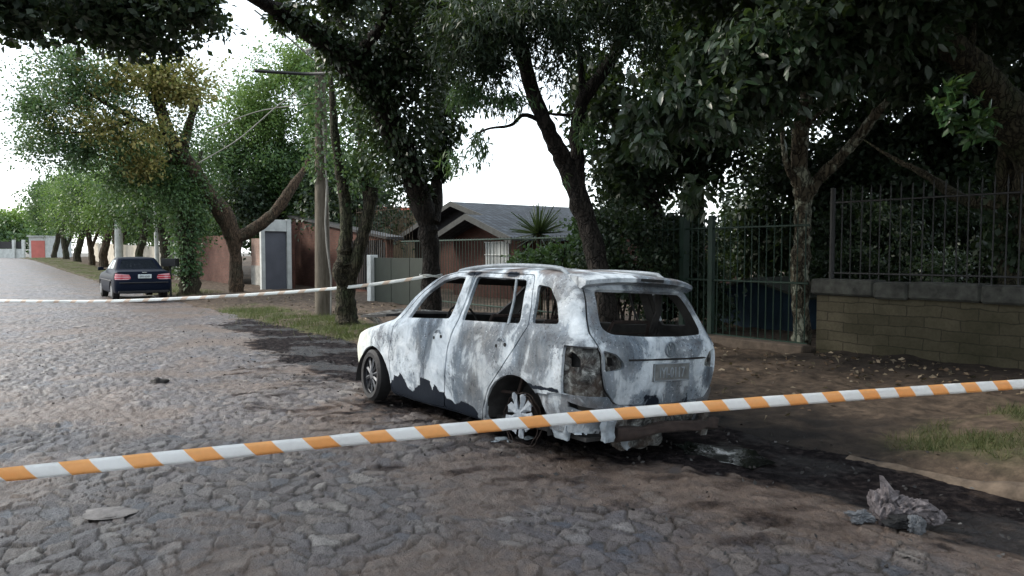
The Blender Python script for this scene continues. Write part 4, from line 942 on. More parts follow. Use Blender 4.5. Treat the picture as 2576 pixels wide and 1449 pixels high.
# house glimpses behind: red tiled roof and beige wall with bars
e = empty('red_roof_house', at(850, 560, 42), 'small white house with a red tiled roof between the trunks', 'house')
pc = at(850, 515, 42); s0, t0 = ST(pc); zr = pc.z - .0
for d in (1, -1):
    mb = MB(); V = [Vector((*W(s0, t0).xy, zr)), Vector((*W(s0 - d * 2.6, t0).xy, zr - 1.2)), Vector((*W(s0 - d * 2.6, t0 + 6).xy, zr - 1.2)), Vector((*W(s0, t0 + 6).xy, zr))]
    mb.add(V + [v - Vector((0, 0, .08)) for v in V], [(0, 1, 2, 3), (7, 6, 5, 4), (0, 4, 5, 1), (1, 5, 6, 2), (2, 6, 7, 3), (3, 7, 4, 0)]); o = mb.build('roof', M['tile_red'], e); box_uv(o)
zb = float(rise(s0)); quadwall('wall', e, M['white_paint'], s0 - 2.2, s0 + 2.2, t0 + .4, 0, zr - 1.2 - zb, zr - 1.2 - zb, .2, False)
e = empty('beige_house', at(1000, 600, 38), 'plain beige house wall behind the barred fence', 'house')
pc = at(995, 530, 38); s0, t0 = ST(pc); zb = float(rise(s0)); quadwall('wall', e, M['beige'], s0 - 3.0, s0 + 3.2, t0, 0, pc.z - zb, pc.z - zb, 3, False)
e = empty('tall_grille', W(25, 12.2), 'tall fence of thin rusty upright bars above the outbuilding', 'fence')
bars(e, 22.2, 26.6, 12.25, .9, 3.25, .2, .012, M['bark_brown'], spike=.08); rail(e, 22.2, 26.6, 12.25, 3.1, .015, M['bark_brown'])
# far end of the street
e = empty('red_garage', at(96, 648, 88), 'small white garage with a red door at the far end of the street', 'garage')
g0 = at(96, 650, 88); gzv = g0.z; k = 88 / F
mb = MB(); mb.box((g0.x, g0.y + 2.5, gzv + 1.28), (44 * k, 5, 2.56)); mb.build('wall', M['white_paint'], e)
mb = MB(); mb.box((g0.x + .05, g0.y - .03, gzv + 1.05), (34 * k, .06, 2.1)); mb.build('door', plain('red_door', (.42, .12, .10), .7, .12, 2), e)
mb = MB(); mb.box((g0.x, g0.y + 2.4, gzv + 2.62), (47 * k, 5.4, .12)); mb.build('roof', M['white_paint'], e)
e = empty('white_wall', at(20, 650, 92), 'low white wall with white posts and dark rails closing the street', 'wall')
for x0, x1 in ((-60, 62),):
    a_, b_ = at(x0, 650, 92), at(x1, 650, 92); mb = MB(); mb.box(((a_.x + b_.x) / 2, a_.y, a_.z + .5), (b_.x - a_.x, .2, 1.35)); mb.build('base', M['white_paint'], e)
    mb = MB(); mb.box(((a_.x + b_.x) / 2, a_.y + .05, a_.z + 1.65), (b_.x - a_.x, .05, .85)); mb.build('rails', M['dark_metal'], e)
for x in (-15, 36, 60):
    p = at(x, 650, 91.8); mb = MB(); mb.box((p.x, p.y, p.z + 1.1), (.3, .3, 2.4)); mb.build('post', M['white_paint'], e)
# pale wall, gate and pillars behind the dark sedan
e = empty('pale_wall', W(52, 10), 'pale rendered garden wall behind the row of trunks', 'wall'); quadwall('masonry', e, plain('pale_render', (.42, .38, .32), .9, .25, 1.5, world=True), 47.5, 78, 9.8, -.1, 1.7, 1.7, .2, False)
e = empty('grey_gate', W(44, 10), 'grey boarded gate between pillars behind the dark sedan', 'gate')
quadwall('board', e, plain('grey_board', (.16, .18, .17), .8, .25, 3, world=True), 44.9, 47.3, 10.1, 0, 2.2, 2.2, .08, False)
for s in (44.75, 47.4): crosswall('pillar', e, M['concrete'], s, 9.9, 10.25, 0, 2.6, .3)

# ------------------------------------------------------------------ trees
def tree(x, y, Y, label, group=None, name='tree', cat='tree'):
    p = at(x, y, Y); return empty(name, p, label, cat, group)
def trunk(e, limbs, mat, seg=12, wob=.5, tw=None, nm='trunk'):
    mb = MB()
    for i, l in enumerate(limbs): limb(mb, l, 6, seg, wob, i * 3.1)
    if tw: twigs(mb, tw, .5, 4, 5)
    return mb.build(nm, mat, e, smooth=True)
# 1 big leaning ivy-clad tree with the far tape tied to it
e = tree(1085, 812, 15.8, 'large leaning tree clothed in ivy, the far tape tied to its trunk')
T1 = [(1085, 830, 15.8, .26), (1084, 720, 15.8, .20), (1080, 610, 15.8, .20), (1062, 520, 15.7, .23), (1010, 380, 15.2, .24), (950, 255, 14.6, .28), (880, 160, 13.6, .26), (800, 90, 12.4, .19), (700, 28, 11, .12), (600, -30, 9.8, .07)]
trunk(e, [T1, [(1090, 560, 15.8, .16), (1102, 420, 16.2, .13), (1108, 250, 16.5, .12), (1110, 80, 16.5, .10), (1120, -80, 16.4, .06)], [(950, 260, 14.6, .14), (1010, 120, 14.2, .12), (1060, -40, 14, .09)], [(880, 160, 13.6, .12), (960, 60, 13, .09), (1000, -60, 12.6, .06)], [(790, 85, 12.3, .07), (740, 70, 11.6, .045), (690, 45, 10.8, .02)]], M['bark_dark'])
pt = [(1060, 500, 15.7, .26), (1035, 430, 15.5, .42), (1005, 350, 15.2, .72), (1000, 240, 14.9, 1.25), (980, 130, 14.4, 1.3), (900, 110, 13.6, .8)]
V, Fc = ivy_band(pt, 9500, .12, 3); V2, F2 = ivy_band([(1105, 440, 16.1, .18), (1110, 360, 16.2, .40), (1118, 250, 16.3, .58), (1110, 80, 16, .7)], 4600, .12, 4)
V3, F3 = ivy_band([(950, 255, 14.5, .3), (880, 150, 13.5, .35), (800, 85, 12.3, .22), (700, 25, 11, .18)], 4200, .11, 5)
V = np.concatenate([V, V2, V3]); Fc = np.concatenate([Fc, F2 + len(V) - len(V2) - len(V3), F3 + len(V) - len(V3)])
link('ivy', npmesh('ivy', V, Fc), M['ivy'], e)
crown_obj('crown', e, M['leaf_dark'], [PB(1000, 0, 13, 230, 60, 2.0, 560), PB(1170, 60, 13.5, 110, 100, 1.4, 330), PB(830, -10, 11, 130, 36, 1.0, 170), PB(1000, 180, 14.5, 120, 90, .8, 180)], 12, .26, .11, seed=11, gap=-.05)
# 2 forked tree with the pruned stub
e = tree(872, 818, 16.1, 'forked street tree with a pruned pale stub, right of the utility pole')
trunk(e, [[(876, 840, 16.1, .31), (872, 800, 16.1, .24), (869, 740, 16.1, .20), (868, 680, 16.1, .20), (866, 640, 16.1, .17), (872, 570, 16.1, .13), (864, 480, 16.1, .125), (850, 400, 16, .10), (838, 280, 15.9, .08), (830, 150, 15.8, .04)],
          [(876, 720, 16.1, .15), (900, 640, 16.1, .145), (922, 560, 16.1, .13), (936, 490, 16.1, .125), (938, 472, 16.1, .10)], [(930, 540, 16.1, .11), (915, 420, 16.3, .10), (905, 300, 16.4, .07), (900, 180, 16.4, .03)],
          [(868, 720, 16.0, .12), (852, 690, 15.9, .13), (850, 662, 15.95, .09)]], M['bark_green'], 18, .42)
crown_obj('crown', e, M['leaf_teal'], [PB(912, 250, 15.8, 48, 110, .8, 120), PB(910, 400, 16.3, 60, 80, .8, 150), PB(850, 390, 16, 24, 70, .5, 40), PB(935, 430, 16.4, 25, 60, .4, 50)], 9, .28, .10, seed=12, gap=.05)
# 3 thick leaning tree with yellowing crown
e = tree(594, 738, 28.6, 'thick leaning brown tree with yellowing leaves, behind the dark sedan')
trunk(e, [[(596, 752, 28.6, .32), (594, 710, 28.6, .26), (592, 640, 28.6, .23), (586, 595, 28.6, .31), (560, 535, 28.3, .33), (510, 470, 27.8, .31), (460, 400, 27.2, .31), (425, 340, 26.6, .24), (395, 240, 26, .18), (370, 150, 25.6, .10)],
          [(592, 600, 28.6, .25), (640, 575, 28.8, .23), (695, 530, 29, .21), (735, 470, 29.2, .19), (765, 425, 29.4, .10), (800, 350, 29.5, .07)], [(455, 395, 27.2, .25), (470, 330, 27, .16), (500, 240, 26.8, .09)], [(440, 370, 27, .18), (340, 300, 25.8, .11), (250, 250, 25, .07), (170, 190, 24.6, .03)], [(340, 302, 25.8, .08), (240, 330, 25.2, .05), (120, 335, 24.8, .02)], [(410, 300, 26.4, .10), (350, 200, 25.8, .06), (300, 130, 25.4, .03)], [(460, 410, 27.2, .12), (380, 400, 26.6, .07), (260, 400, 25.6, .03)]], M['bark_brown'], 18, .4)
crown_obj('crown', e, M['leaf_teal'], [PB(190, 240, 25, 130, 110, 1.7, 420), PB(110, 330, 25, 90, 80, 1.2, 260), PB(310, 290, 26, 150, 120, 1.8, 380), PB(220, 380, 25.5, 160, 70, 1.3, 360), PB(470, 330, 27, 60, 90, 1.2, 90), PB(180, 150, 24.5, 100, 50, 1.1, 170), PB(490, 230, 27, 60, 80, 1.2, 90), PB(80, 280, 25, 60, 50, .9, 90)], 16, .44, .105, seed=13, gap=.10, wl=1.5)
crown_obj('yellow_leaves', e, M['leaf_yellow'], [PB(250, 200, 24.8, 120, 60, .8, 60), PB(200, 300, 24.6, 110, 60, .8, 40), PB(400, 185, 25.0, 125, 48, .8, 300), PB(470, 230, 25.6, 60, 38, .8, 190), PB(330, 335, 24.8, 130, 50, .9, 150), PB(360, 420, 25.4, 60, 30, .6, 80)], 11, .36, .14, seed=14, gap=.05, wl=1.2)
# 4 vine-hung trunk beside the sedan
e = tree(478, 742, 27.6, 'dark vine-hung tree standing directly right of the dark sedan')
trunk(e, [[(480, 756, 27.6, .48), (478, 715, 27.6, .34), (470, 640, 27.6, .30), (465, 540, 27.6, .27), (450, 440, 27.5, .2), (430, 350, 27.4, .12)], [(466, 560, 27.6, .15), (490, 470, 28, .12), (505, 380, 28.4, .07)]], M['bark_green'], 12, .6)
V, Fc = ivy_band([(474, 700, 27.5, .45), (468, 620, 27.5, .6), (466, 520, 27.5, .8), (440, 440, 27.4, .9)], 3500, .14, 8); link('vine', npmesh('vine', V, Fc), M['leaf_teal'], e)
crown_obj('crown', e, M['leaf_mid'], [PB(420, 470, 27, 120, 90, 1.4, 420), PB(340, 430, 26.8, 80, 60, 1.2, 200), PB(500, 560, 28.2, 40, 70, .8, 90)], 16, .42, .115, seed=15, gap=-.05, wl=1.3)
# 5 central dark tree behind the car
e = tree(1500, 900, 11.2, 'dark tree forking into two bare leaning stems right behind the burnt car')
trunk(e, [[(1530, 890, 11.2, .26), (1515, 740, 11.2, .19), (1498, 640, 11.2, .165), (1466, 530, 11.2, .155), (1426, 420, 11.1, .14), (1385, 340, 10.9, .115), (1340, 230, 10.7, .105), (1310, 120, 10.5, .105), (1290, 0, 10.3, .12), (1285, -120, 10.2, .08)],
          [(1455, 500, 11.2, .11), (1452, 400, 11.2, .105), (1450, 320, 11.2, .10), (1468, 250, 11.2, .10), (1515, 185, 11.1, .09), (1560, 110, 11, .10), (1590, 30, 10.9, .09), (1610, -90, 10.8, .09)],
          [(1470, 260, 11.2, .07), (1462, 180, 11.2, .05), (1455, 90, 11.2, .03)], [(1385, 330, 10.9, .05), (1350, 300, 10.8, .035), (1315, 290, 10.7, .03), (1285, 315, 10.6, .022), (1225, 325, 10.5, .016), (1180, 350, 10.4, .008)],
          [(1440, 290, 11.2, .03), (1400, 288, 11.1, .022), (1370, 284, 11, .015)], [(1310, 110, 10.5, .08), (1230, 40, 10.2, .05), (1150, -20, 10, .03)]], M['bark_dark'], 14, .45)
crown_obj('crown', e, M['leaf_dark'], [PB(1200, 70, 10, 110, 90, .9, 230), PB(1330, 40, 10.2, 110, 80, 1.0, 270), PB(1420, 90, 10.5, 80, 70, .9, 110), PB(1500, 20, 10.8, 120, 70, 1.0, 290), PB(1230, 170, 10.3, 80, 50, .6, 90), PB(1400, 190, 10.8, 50, 50, .5, 40), PB(1600, 90, 10.6, 70, 70, .7, 110)], 14, .20, .12, T_FERN, seed=16, gap=.1, wl=.7, droop=.5)
crown_obj('hanging_sprays', e, M['leaf_teal'], [PB(1205, 365, 10.4, 26, 34, .2, 20), PB(1145, 410, 10.4, 24, 20, .2, 18), PB(1265, 250, 10.3, 60, 26, .3, 44), PB(1412, 465, 10.8, 22, 24, .2, 18), PB(1470, 330, 10.9, 22, 50, .3, 22), PB(1180, 235, 10.3, 50, 40, .4, 50)], 12, .11, .12, T_FERN, seed=17, gap=-.5, droop=.9)
# 6 lichen-spotted tree at the gate, with large leaves
e = tree(2015, 880, 11.75, 'slender lichen-spotted tree at the gate with large drooping leaves')
trunk(e, [[(2016, 900, 11.75, .16), (2016, 800, 11.75, .13), (2013, 700, 11.75, .135), (2012, 660, 11.75, .15), (2018, 600, 11.75, .13), (2022, 520, 11.75, .125), (2018, 470, 11.7, .14), (2010, 400, 11.6, .125), (2018, 300, 11.4, .11), (2030, 220, 11.2, .085), (2020, 100, 11, .05)],
          [(2022, 500, 11.7, .10), (2060, 450, 11.6, .09), (2110, 400, 11.4, .085), (2160, 345, 11.2, .08), (2200, 290, 11, .07), (2235, 250, 10.8, .04)], [(2014, 470, 11.7, .06), (1985, 430, 11.6, .05), (1970, 360, 11.5, .035), (1965, 260, 11.3, .02)], [(2026, 320, 11.4, .04), (2070, 280, 11.2, .025), (2130, 250, 11, .012)]], M['bark_lichen'], 14, .55)
crown_obj('crown', e, M['leaf_big'], [PB(1700, 250, 9.8, 110, 60, .7, 70), PB(1640, 350, 10, 60, 60, .6, 26), PB(1850, 140, 9.6, 160, 70, .8, 130), PB(1800, 280, 9.9, 120, 70, .8, 70), PB(1990, 110, 9.4, 150, 80, .8, 130), PB(1930, 250, 10, 90, 60, .7, 36), PB(2100, 140, 9.4, 130, 80, .8, 90), PB(2250, 60, 9, 160, 60, .8, 100), PB(1760, 480, 10.6, 50, 40, .4, 12)], 11, .20, .17, T_BIG, seed=18, gap=.0, wl=.8, droop=.6)
# 7 thick tree leaning in from the right edge
e = tree(2545, 800, 10.2, 'thick tree leaning in from the right edge above the railing')
trunk(e, [[(2545, 760, 10.2, .15), (2540, 640, 10.2, .14), (2535, 500, 10.2, .13), (2540, 400, 10, .15), (2560, 330, 9.8, .2)], [(2640, 620, 9.6, .3), (2600, 420, 9.6, .26), (2560, 320, 9.5, .24), (2500, 225, 9.3, .2), (2430, 150, 9.1, .17), (2330, 60, 8.9, .13), (2220, -60, 8.7, .08)], [(2430, 160, 9.1, .07), (2442, 110, 9, .05), (2450, 60, 9, .03)], [(2540, 520, 10.2, .1), (2420, 500, 11, .09), (2330, 440, 12, .06), (2250, 400, 12.6, .035), (2170, 350, 13, .012)]], M['bark_green'], 16, .5)
crown_obj('crown', e, M['leaf_dark'], [PB(2400, -10, 9.8, 220, 70, 1.2, 360), PB(2200, -20, 8.5, 200, 60, 1.0, 300), PB(2575, 70, 11, 60, 120, .8, 160), PB(2320, 170, 11, 150, 80, .8, 220), PB(2540, 560, 10, 50, 90, .4, 80)], 12, .22, .14, seed=19, gap=-.05, wl=.8)
crown_obj('fresh_leaves', e, M['leaf_fresh'], [PB(2390, 265, 7.8, 50, 24, .2, 7), PB(2455, 300, 7.8, 44, 26, .2, 7), PB(2370, 225, 7.8, 26, 14, .15, 3), PB(2490, 330, 8, 50, 26, .2, 6)], 10, .08, .14, T_BIG, seed=20, gap=-9, droop=-.3)
# 8.. dark garden trees behind the fence at the right
def gtree(x, Y, limbs, blobs, label, mat, seed, **k):
    e = tree(x, 780, Y, label, 'trees in the garden behind the railing'); trunk(e, limbs, M['bark_dark'], 10, .4)
    crown_obj('crown', e, mat, blobs, 12, .34, .15, seed=seed, **k); return e
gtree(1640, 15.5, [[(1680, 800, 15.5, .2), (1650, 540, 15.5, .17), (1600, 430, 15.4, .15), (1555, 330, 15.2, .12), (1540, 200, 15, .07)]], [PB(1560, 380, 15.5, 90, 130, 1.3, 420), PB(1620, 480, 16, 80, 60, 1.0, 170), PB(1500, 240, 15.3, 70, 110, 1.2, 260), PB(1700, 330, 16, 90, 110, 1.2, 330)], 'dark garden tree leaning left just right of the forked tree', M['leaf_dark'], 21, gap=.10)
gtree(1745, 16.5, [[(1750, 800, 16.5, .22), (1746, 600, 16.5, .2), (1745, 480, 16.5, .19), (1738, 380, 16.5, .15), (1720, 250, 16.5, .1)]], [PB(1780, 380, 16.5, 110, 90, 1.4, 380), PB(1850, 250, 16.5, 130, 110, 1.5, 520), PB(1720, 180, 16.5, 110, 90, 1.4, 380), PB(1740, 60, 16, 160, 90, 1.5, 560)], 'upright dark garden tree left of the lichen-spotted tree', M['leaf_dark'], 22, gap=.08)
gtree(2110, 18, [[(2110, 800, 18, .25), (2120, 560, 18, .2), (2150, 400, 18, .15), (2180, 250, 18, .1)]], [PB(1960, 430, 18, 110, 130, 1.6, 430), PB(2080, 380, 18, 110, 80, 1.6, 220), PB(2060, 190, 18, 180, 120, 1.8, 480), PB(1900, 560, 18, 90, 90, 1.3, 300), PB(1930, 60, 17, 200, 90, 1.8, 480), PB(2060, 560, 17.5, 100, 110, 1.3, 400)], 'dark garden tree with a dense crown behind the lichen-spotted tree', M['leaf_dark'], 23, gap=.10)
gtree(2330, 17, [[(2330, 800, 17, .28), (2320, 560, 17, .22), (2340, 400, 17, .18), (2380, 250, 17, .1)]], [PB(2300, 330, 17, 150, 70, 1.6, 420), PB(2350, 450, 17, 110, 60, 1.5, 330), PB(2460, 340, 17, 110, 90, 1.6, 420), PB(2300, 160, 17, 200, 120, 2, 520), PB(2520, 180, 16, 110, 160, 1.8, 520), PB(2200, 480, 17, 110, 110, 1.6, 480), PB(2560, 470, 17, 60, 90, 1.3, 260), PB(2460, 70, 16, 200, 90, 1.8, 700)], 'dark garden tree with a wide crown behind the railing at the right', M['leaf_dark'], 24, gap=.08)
# hedges: one clipped-looking mass, single bushes behind the fences
def bush(x, y, Y, blobs, label, mat, seed, per=12, spread=.22, size=.1, cat='bush', nm='bush', grp=None, **k):
    e = empty(nm, at(x, y, Y), label, cat, grp); crown_obj('foliage', e, mat, blobs, per, spread, size, seed=seed, **k)
    mb = MB(); g_ = at(x, y, Y); rr = random.Random(seed)
    for i in range(5): mb.tube([Vector((g_.x + rr.uniform(-.2, .2), g_.y + rr.uniform(-.2, .2), rise(ST(g_)[0]) - .05)), Vector((g_.x + rr.uniform(-.5, .5), g_.y + rr.uniform(-.3, .3), max(.8, g_.z)))], [.03, .012], 5)
    mb.build('stem', M['bark_dark'], e); return e
bush(1400, 620, 15, [PB(1440, 600, 15, 38, 55, .6, 240), PB(1400, 655, 15, 60, 34, .6, 240), PB(1345, 660, 15.5, 50, 26, .5, 160)], 'green bush between the spiky plant and the dark forked tree', M['leaf_mid'], 31, grp='bushes behind the fence')
bush(1580, 600, 14, [PB(1570, 570, 14, 80, 60, .8, 350), PB(1600, 680, 14, 100, 80, .9, 500), PB(1500, 680, 14, 60, 70, .8, 250)], 'dark green bush right of the dark forked trunk', M['leaf_dark'], 32, grp='bushes behind the fence')
bush(1730, 700, 15, [PB(1720, 620, 15, 80, 90, 1, 500), PB(1730, 740, 15, 120, 80, 1, 500)], 'dark bush behind the green gate post', M['leaf_dark'], 33, grp='bushes behind the fence')
bush(1950, 620, 18.5, [PB(1930, 640, 18.5, 130, 90, 1.2, 700), PB(1950, 780, 18.5, 130, 80, 1, 500)], 'dark bush behind the blue shed', M['leaf_dark'], 34, grp='bushes behind the fence', size=.12)
bush(2200, 640, 15, [PB(2180, 600, 15, 140, 90, 1.2, 900), PB(2200, 680, 14.5, 150, 60, 1, 600)], 'dark bush behind the left part of the railing', M['leaf_dark'], 35, grp='bushes behind the fence')
bush(2440, 620, 15, [PB(2440, 600, 15.5, 150, 100, 1.2, 1000), PB(2560, 650, 14, 110, 90, 1, 600)], 'dark bush behind the right part of the railing', M['leaf_dark'], 36, grp='bushes behind the fence')
bush(2400, 670, 12.2, [PB(2395, 668, 12.2, 55, 26, .35, 130)], 'paler low shrub just behind the railing at the right', M['leaf_big'], 37, size=.07, grp='bushes behind the fence')
bush(1310, 660, 17, [PB(1310, 655, 17.5, 30, 20, .4, 60)], 'small bush at the corner of the brick house', M['leaf_mid'], 38, grp='bushes behind the fence')
# far hedge mass closing the gardens
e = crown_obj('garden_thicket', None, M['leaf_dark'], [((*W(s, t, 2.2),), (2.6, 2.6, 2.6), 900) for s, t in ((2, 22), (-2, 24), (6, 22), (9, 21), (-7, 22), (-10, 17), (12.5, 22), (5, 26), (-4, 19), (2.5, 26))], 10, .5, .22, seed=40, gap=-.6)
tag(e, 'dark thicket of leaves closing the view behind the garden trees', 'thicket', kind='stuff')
# spiky yucca
e = empty('yucca', at(1355, 620, 18), 'spiky palm-like plant in front of the tiled roof', 'plant')
mb = MB(); c = at(1355, 588, 18); b = Vector((c.x, c.y, 0)); mb.tube([b, b + Vector((.05, 0, 1.1)), c], [.10, .08, .06], 8, .4); mb.build('stem', M['bark_brown'], e)
r2 = np.random.default_rng(3); n = 240; D = r2.normal(size=(n, 3)); D[:, 2] = np.abs(D[:, 2]) * .9 + .05 - (r2.uniform(size=n) < .25) * .7
V2, F2 = leafmesh(np.repeat(np.array([c]), n, 0), D, .66, (np.array([(0, -.03, 0), (0, .03, 0), (1, .012, 0), (1, -.012, 0)]), [(0, 1, 2, 3)]), 6)
link('leaves', npmesh('leaves', V2, F2), M['leaf_dark'], e)
# bright crowns beyond the pole, at the left of centre
e = tree(700, 740, 38, 'bright green tree behind the utility pole'); trunk(e, [[(700, 735, 38, .4), (705, 600, 38, .35), (700, 450, 38, .28), (710, 300, 38, .15)]], M['bark_dark'], 10)
crown_obj('crown', e, M['leaf_bright'], [PB(740, 180, 37, 100, 80, 2.2, 520), PB(650, 290, 37, 120, 90, 2.4, 700), PB(790, 300, 37.5, 70, 110, 2, 380)], 17, .55, .155, seed=51, gap=-.1, wl=2)
crown_obj('lower_crown', e, M['leaf_mid'], [PB(660, 420, 37.5, 140, 90, 2.4, 800), PB(560, 400, 37, 70, 90, 2, 330), PB(760, 460, 37.5, 80, 80, 2, 420)], 16, .55, .16, seed=52, gap=-.1, wl=2)
e = tree(820, 700, 44, 'dark tree behind the brick outbuilding', ); trunk(e, [[(770, 715, 40, .3), (775, 560, 40, .25), (780, 430, 40, .15)]], M['bark_dark'], 8)
crown_obj('crown', e, M['leaf_dark'], [PB(700, 500, 40, 130, 50, 2, 520), PB(610, 520, 36, 60, 60, 1.5, 260), PB(790, 470, 41, 80, 60, 2, 420), PB(740, 420, 39, 70, 50, 1.5, 260), PB(870, 300, 41, 70, 80, 2, 120)], 11, .5, .2, seed=53, gap=0, wl=2)
# row of street trees running down the right side of the street
row = [(418, 690, 40, .25, 'leaf_mid'), (352, 690, 46, .24, 'leaf_mid'), (300, 688, 50, .26, 'leaf_bright'), (262, 684, 55, .3, 'leaf_mid'), (232, 676, 58, .22, 'leaf_bright'), (196, 668, 66, .3, 'leaf_mid'), (168, 662, 74, .3, 'leaf_bright'), (138, 657, 84, .3, 'leaf_mid')]
names = ['pale trunked tree right of the sedan roof', 'vine-hung tree directly above the sedan roof', 'tree left of the sedan roof with a forked dark crown', 'brown trunked tree second left of the sedan', 'slim brown tree third left of the sedan', 'dark trunked tree where the kerb bends', 'small tree beyond the bend of the kerb', 'farthest street tree, beside the red garage']
for i, (x, y, Y, rr, mt) in enumerate(row):
    p = at(x, y, Y); s, t = ST(p); e = tree(x, y, Y, names[i], 'street trees down the street'); k = F / Y
    trunk(e, [[(x, 635 + (HC - rise(s)) * k + 3, Y, rr * 1.2), (x - 2, 640, Y, rr), (x + (8 if i % 2 else -8), 600, Y, rr * .9), (x + (16 if i % 2 else -18), 540, Y, rr * .5)], [(x, 620, Y, rr * .6), (x + 14, 585, Y, rr * .5), (x + 26, 550, Y, rr * .3)]], M['bark_brown'] if i in (3, 2, 4) else M['bark_green'], 8, .4)
    h = (5.6 + .9 * math.sin(i * 2.3)) * k; w_ = (2.5 + .5 * math.cos(i * 1.7)) * k
    crown_obj('crown', e, M[mt], [PB(x, 575 - .52 * h, Y, w_, h * .45, 2.2, 420), PB(x - w_ * .5, 590 - .35 * h, Y, w_ * .55, h * .3, 1.5, 170), PB(x + w_ * .5, 585 - .30 * h, Y, w_ * .5, h * .28, 1.5, 150)], 16, .5, .18, seed=60 + i, gap=-.1, wl=1.8)
e = tree(40, 640, 115, 'pale lime-green tree beyond the white wall'); trunk(e, [[(50, 648, 115, .4), (50, 560, 115, .3)]], M['bark_dark'], 8)
crown_obj('crown', e, M['leaf_lime'], [PB(70, 560, 115, 60, 36, 4, 500), PB(10, 580, 115, 60, 30, 4, 400)], 10, 1.0, .5, seed=71, gap=-.3, wl=4)
e = tree(10, 640, 112, 'dark green tree at the far left behind the white wall'); trunk(e, [[(5, 648, 112, .4), (5, 580, 112, .3)]], M['bark_dark'], 8)
crown_obj('crown', e, M['leaf_mid'], [PB(-10, 590, 110, 70, 40, 4, 500), PB(110, 600, 108, 60, 22, 4, 300), PB(20, 620, 107, 60, 16, 3, 250)], 10, 1.0, .5, seed=72, gap=-.3, wl=4)
e = tree(130, 650, 96, 'tall thin tree with a loose crown above the red garage'); trunk(e, [[(155, 650, 96, .25), (152, 520, 96, .18), (150, 400, 96, .08)]], M['bark_dark'], 8)
crown_obj('crown', e, M['leaf_mid'], [PB(130, 500, 96, 60, 45, 3, 380), PB(180, 540, 96, 50, 50, 3, 350)], 10, .8, .4, seed=73, gap=0, wl=3)
# overhanging crown at the top left: a tree on the left side of the street
e = tree(-900, 1100, 6.5, 'dark overhanging leaves across the top left of the sky'); p0 = at(-900, 635, 6.5)
mb = MB(); mb.tube([(p0.x, p0.y, -.1), (p0.x + .2, p0.y + .2, 2.2), (p0.x + 1.2, p0.y + .8, 3.8), tuple(at(-200, -60, 8.2)), tuple(at(200, -40, 9)), tuple(at(480, 10, 9.5))], [.32, .26, .2, .12, .07, .03], 12, .5); mb.build('trunk', M['bark_dark'], e, smooth=True)
crown_obj('crown', e, M['leaf_dark'], [PB(330, 0, 9.3, 200, 80, 1.1, 520), PB(120, -10, 8.6, 150, 50, .9, 170), PB(-60, 0, 8, 130, 60, .9, 150), PB(500, 20, 9.6, 80, 50, .7, 90), PB(390, 100, 9.6, 70, 30, .5, 60), PB(30, 70, 8.4, 50, 26, .4, 16), PB(260, 80, 9.2, 100, 40, .7, 120)], 11, .20, .105, seed=80, gap=.0, wl=.9)
# canopy over the pavement and behind the camera, on the right (shades the right side as in the photograph)
e = empty('street_shade_tree', W(-3.5, 7.2), 'street tree whose crown roofs the pavement at the top right', 'tree')
mb = MB(); mb.tube([W(-3.5, 7.2, -.1), W(-3.4, 7.2, 2), W(-3.0, 7.0, 3.6), W(-1.5, 6.6, 5.2)], [.3, .24, .2, .1], 12, .5); mb.tube([W(-3.2, 7.1, 2.8), W(-1, 8.2, 4.4), W(1.5, 8.8, 5.2)], [.14, .1, .05], 10, .4); mb.build('trunk', M['bark_grey'], e, smooth=True)
crown_obj('crown', e, M['leaf_dark'], [((*W(s, t, z),), (rx, rx, rz), n) for s, t, z, rx, rz, n in ((1, 7.5, 6.0, 2.6, 1.0, 900), (-3, 7, 6, 2.8, 1.2, 900), (4.5, 8.2, 6.2, 2.4, .9, 800), (-1, 10.5, 6, 2.8, 1.2, 800), (8, 8.5, 6.4, 2.4, .9, 700), (4, 11.5, 6.2, 2.6, 1.2, 900), (0, 4.6, 6.8, 2.2, .8, 500), (8, 12, 6.5, 2.8, 1.3, 900), (-5, 10.5, 6, 3, 1.3, 900), (1, 14, 6, 3, 1.5, 900), (6, 15.5, 6, 3, 1.5, 900))], 11, .35, .17, seed=81, gap=-.1)

# unseen trees added outside the frame so that their crowns shade the near cobbles
for i, (s, t, h) in enumerate([(-2, -5.5, 7.5), (4, -6, 7), (-8, 2, 7.5), (9, -6, 7)]):
    e = empty('street_shade_tree', W(s, t), ['added shade tree on the near left pavement outside the picture', 'added shade tree farther up the left pavement outside the picture', 'unseen shade tree added behind the viewer', 'third added shade tree up the left pavement outside the picture'][i], 'tree', 'added shade trees outside the picture')
    mb = MB(); mb.tube([W(s, t, -.1), W(s, t, 2.4), W(s + .3, t + .3, h - 2)], [.3, .24, .16], 12, .5); mb.build('trunk', M['bark_grey'], e, smooth=True)
    crown_obj('crown', e, M['leaf_dark'], [((*W(s, t, h),), (3.2, 3.2, 1.6), 1300), ((*W(s + 1.5, t + 1.5, h - .8),), (2.2, 2.2, 1.1), 700), ((*W(s - 1, t, h - 2.2),), (2.4, 2.4, 1.4), 900)], 10, .4, .18, seed=90 + i, gap=-.1)

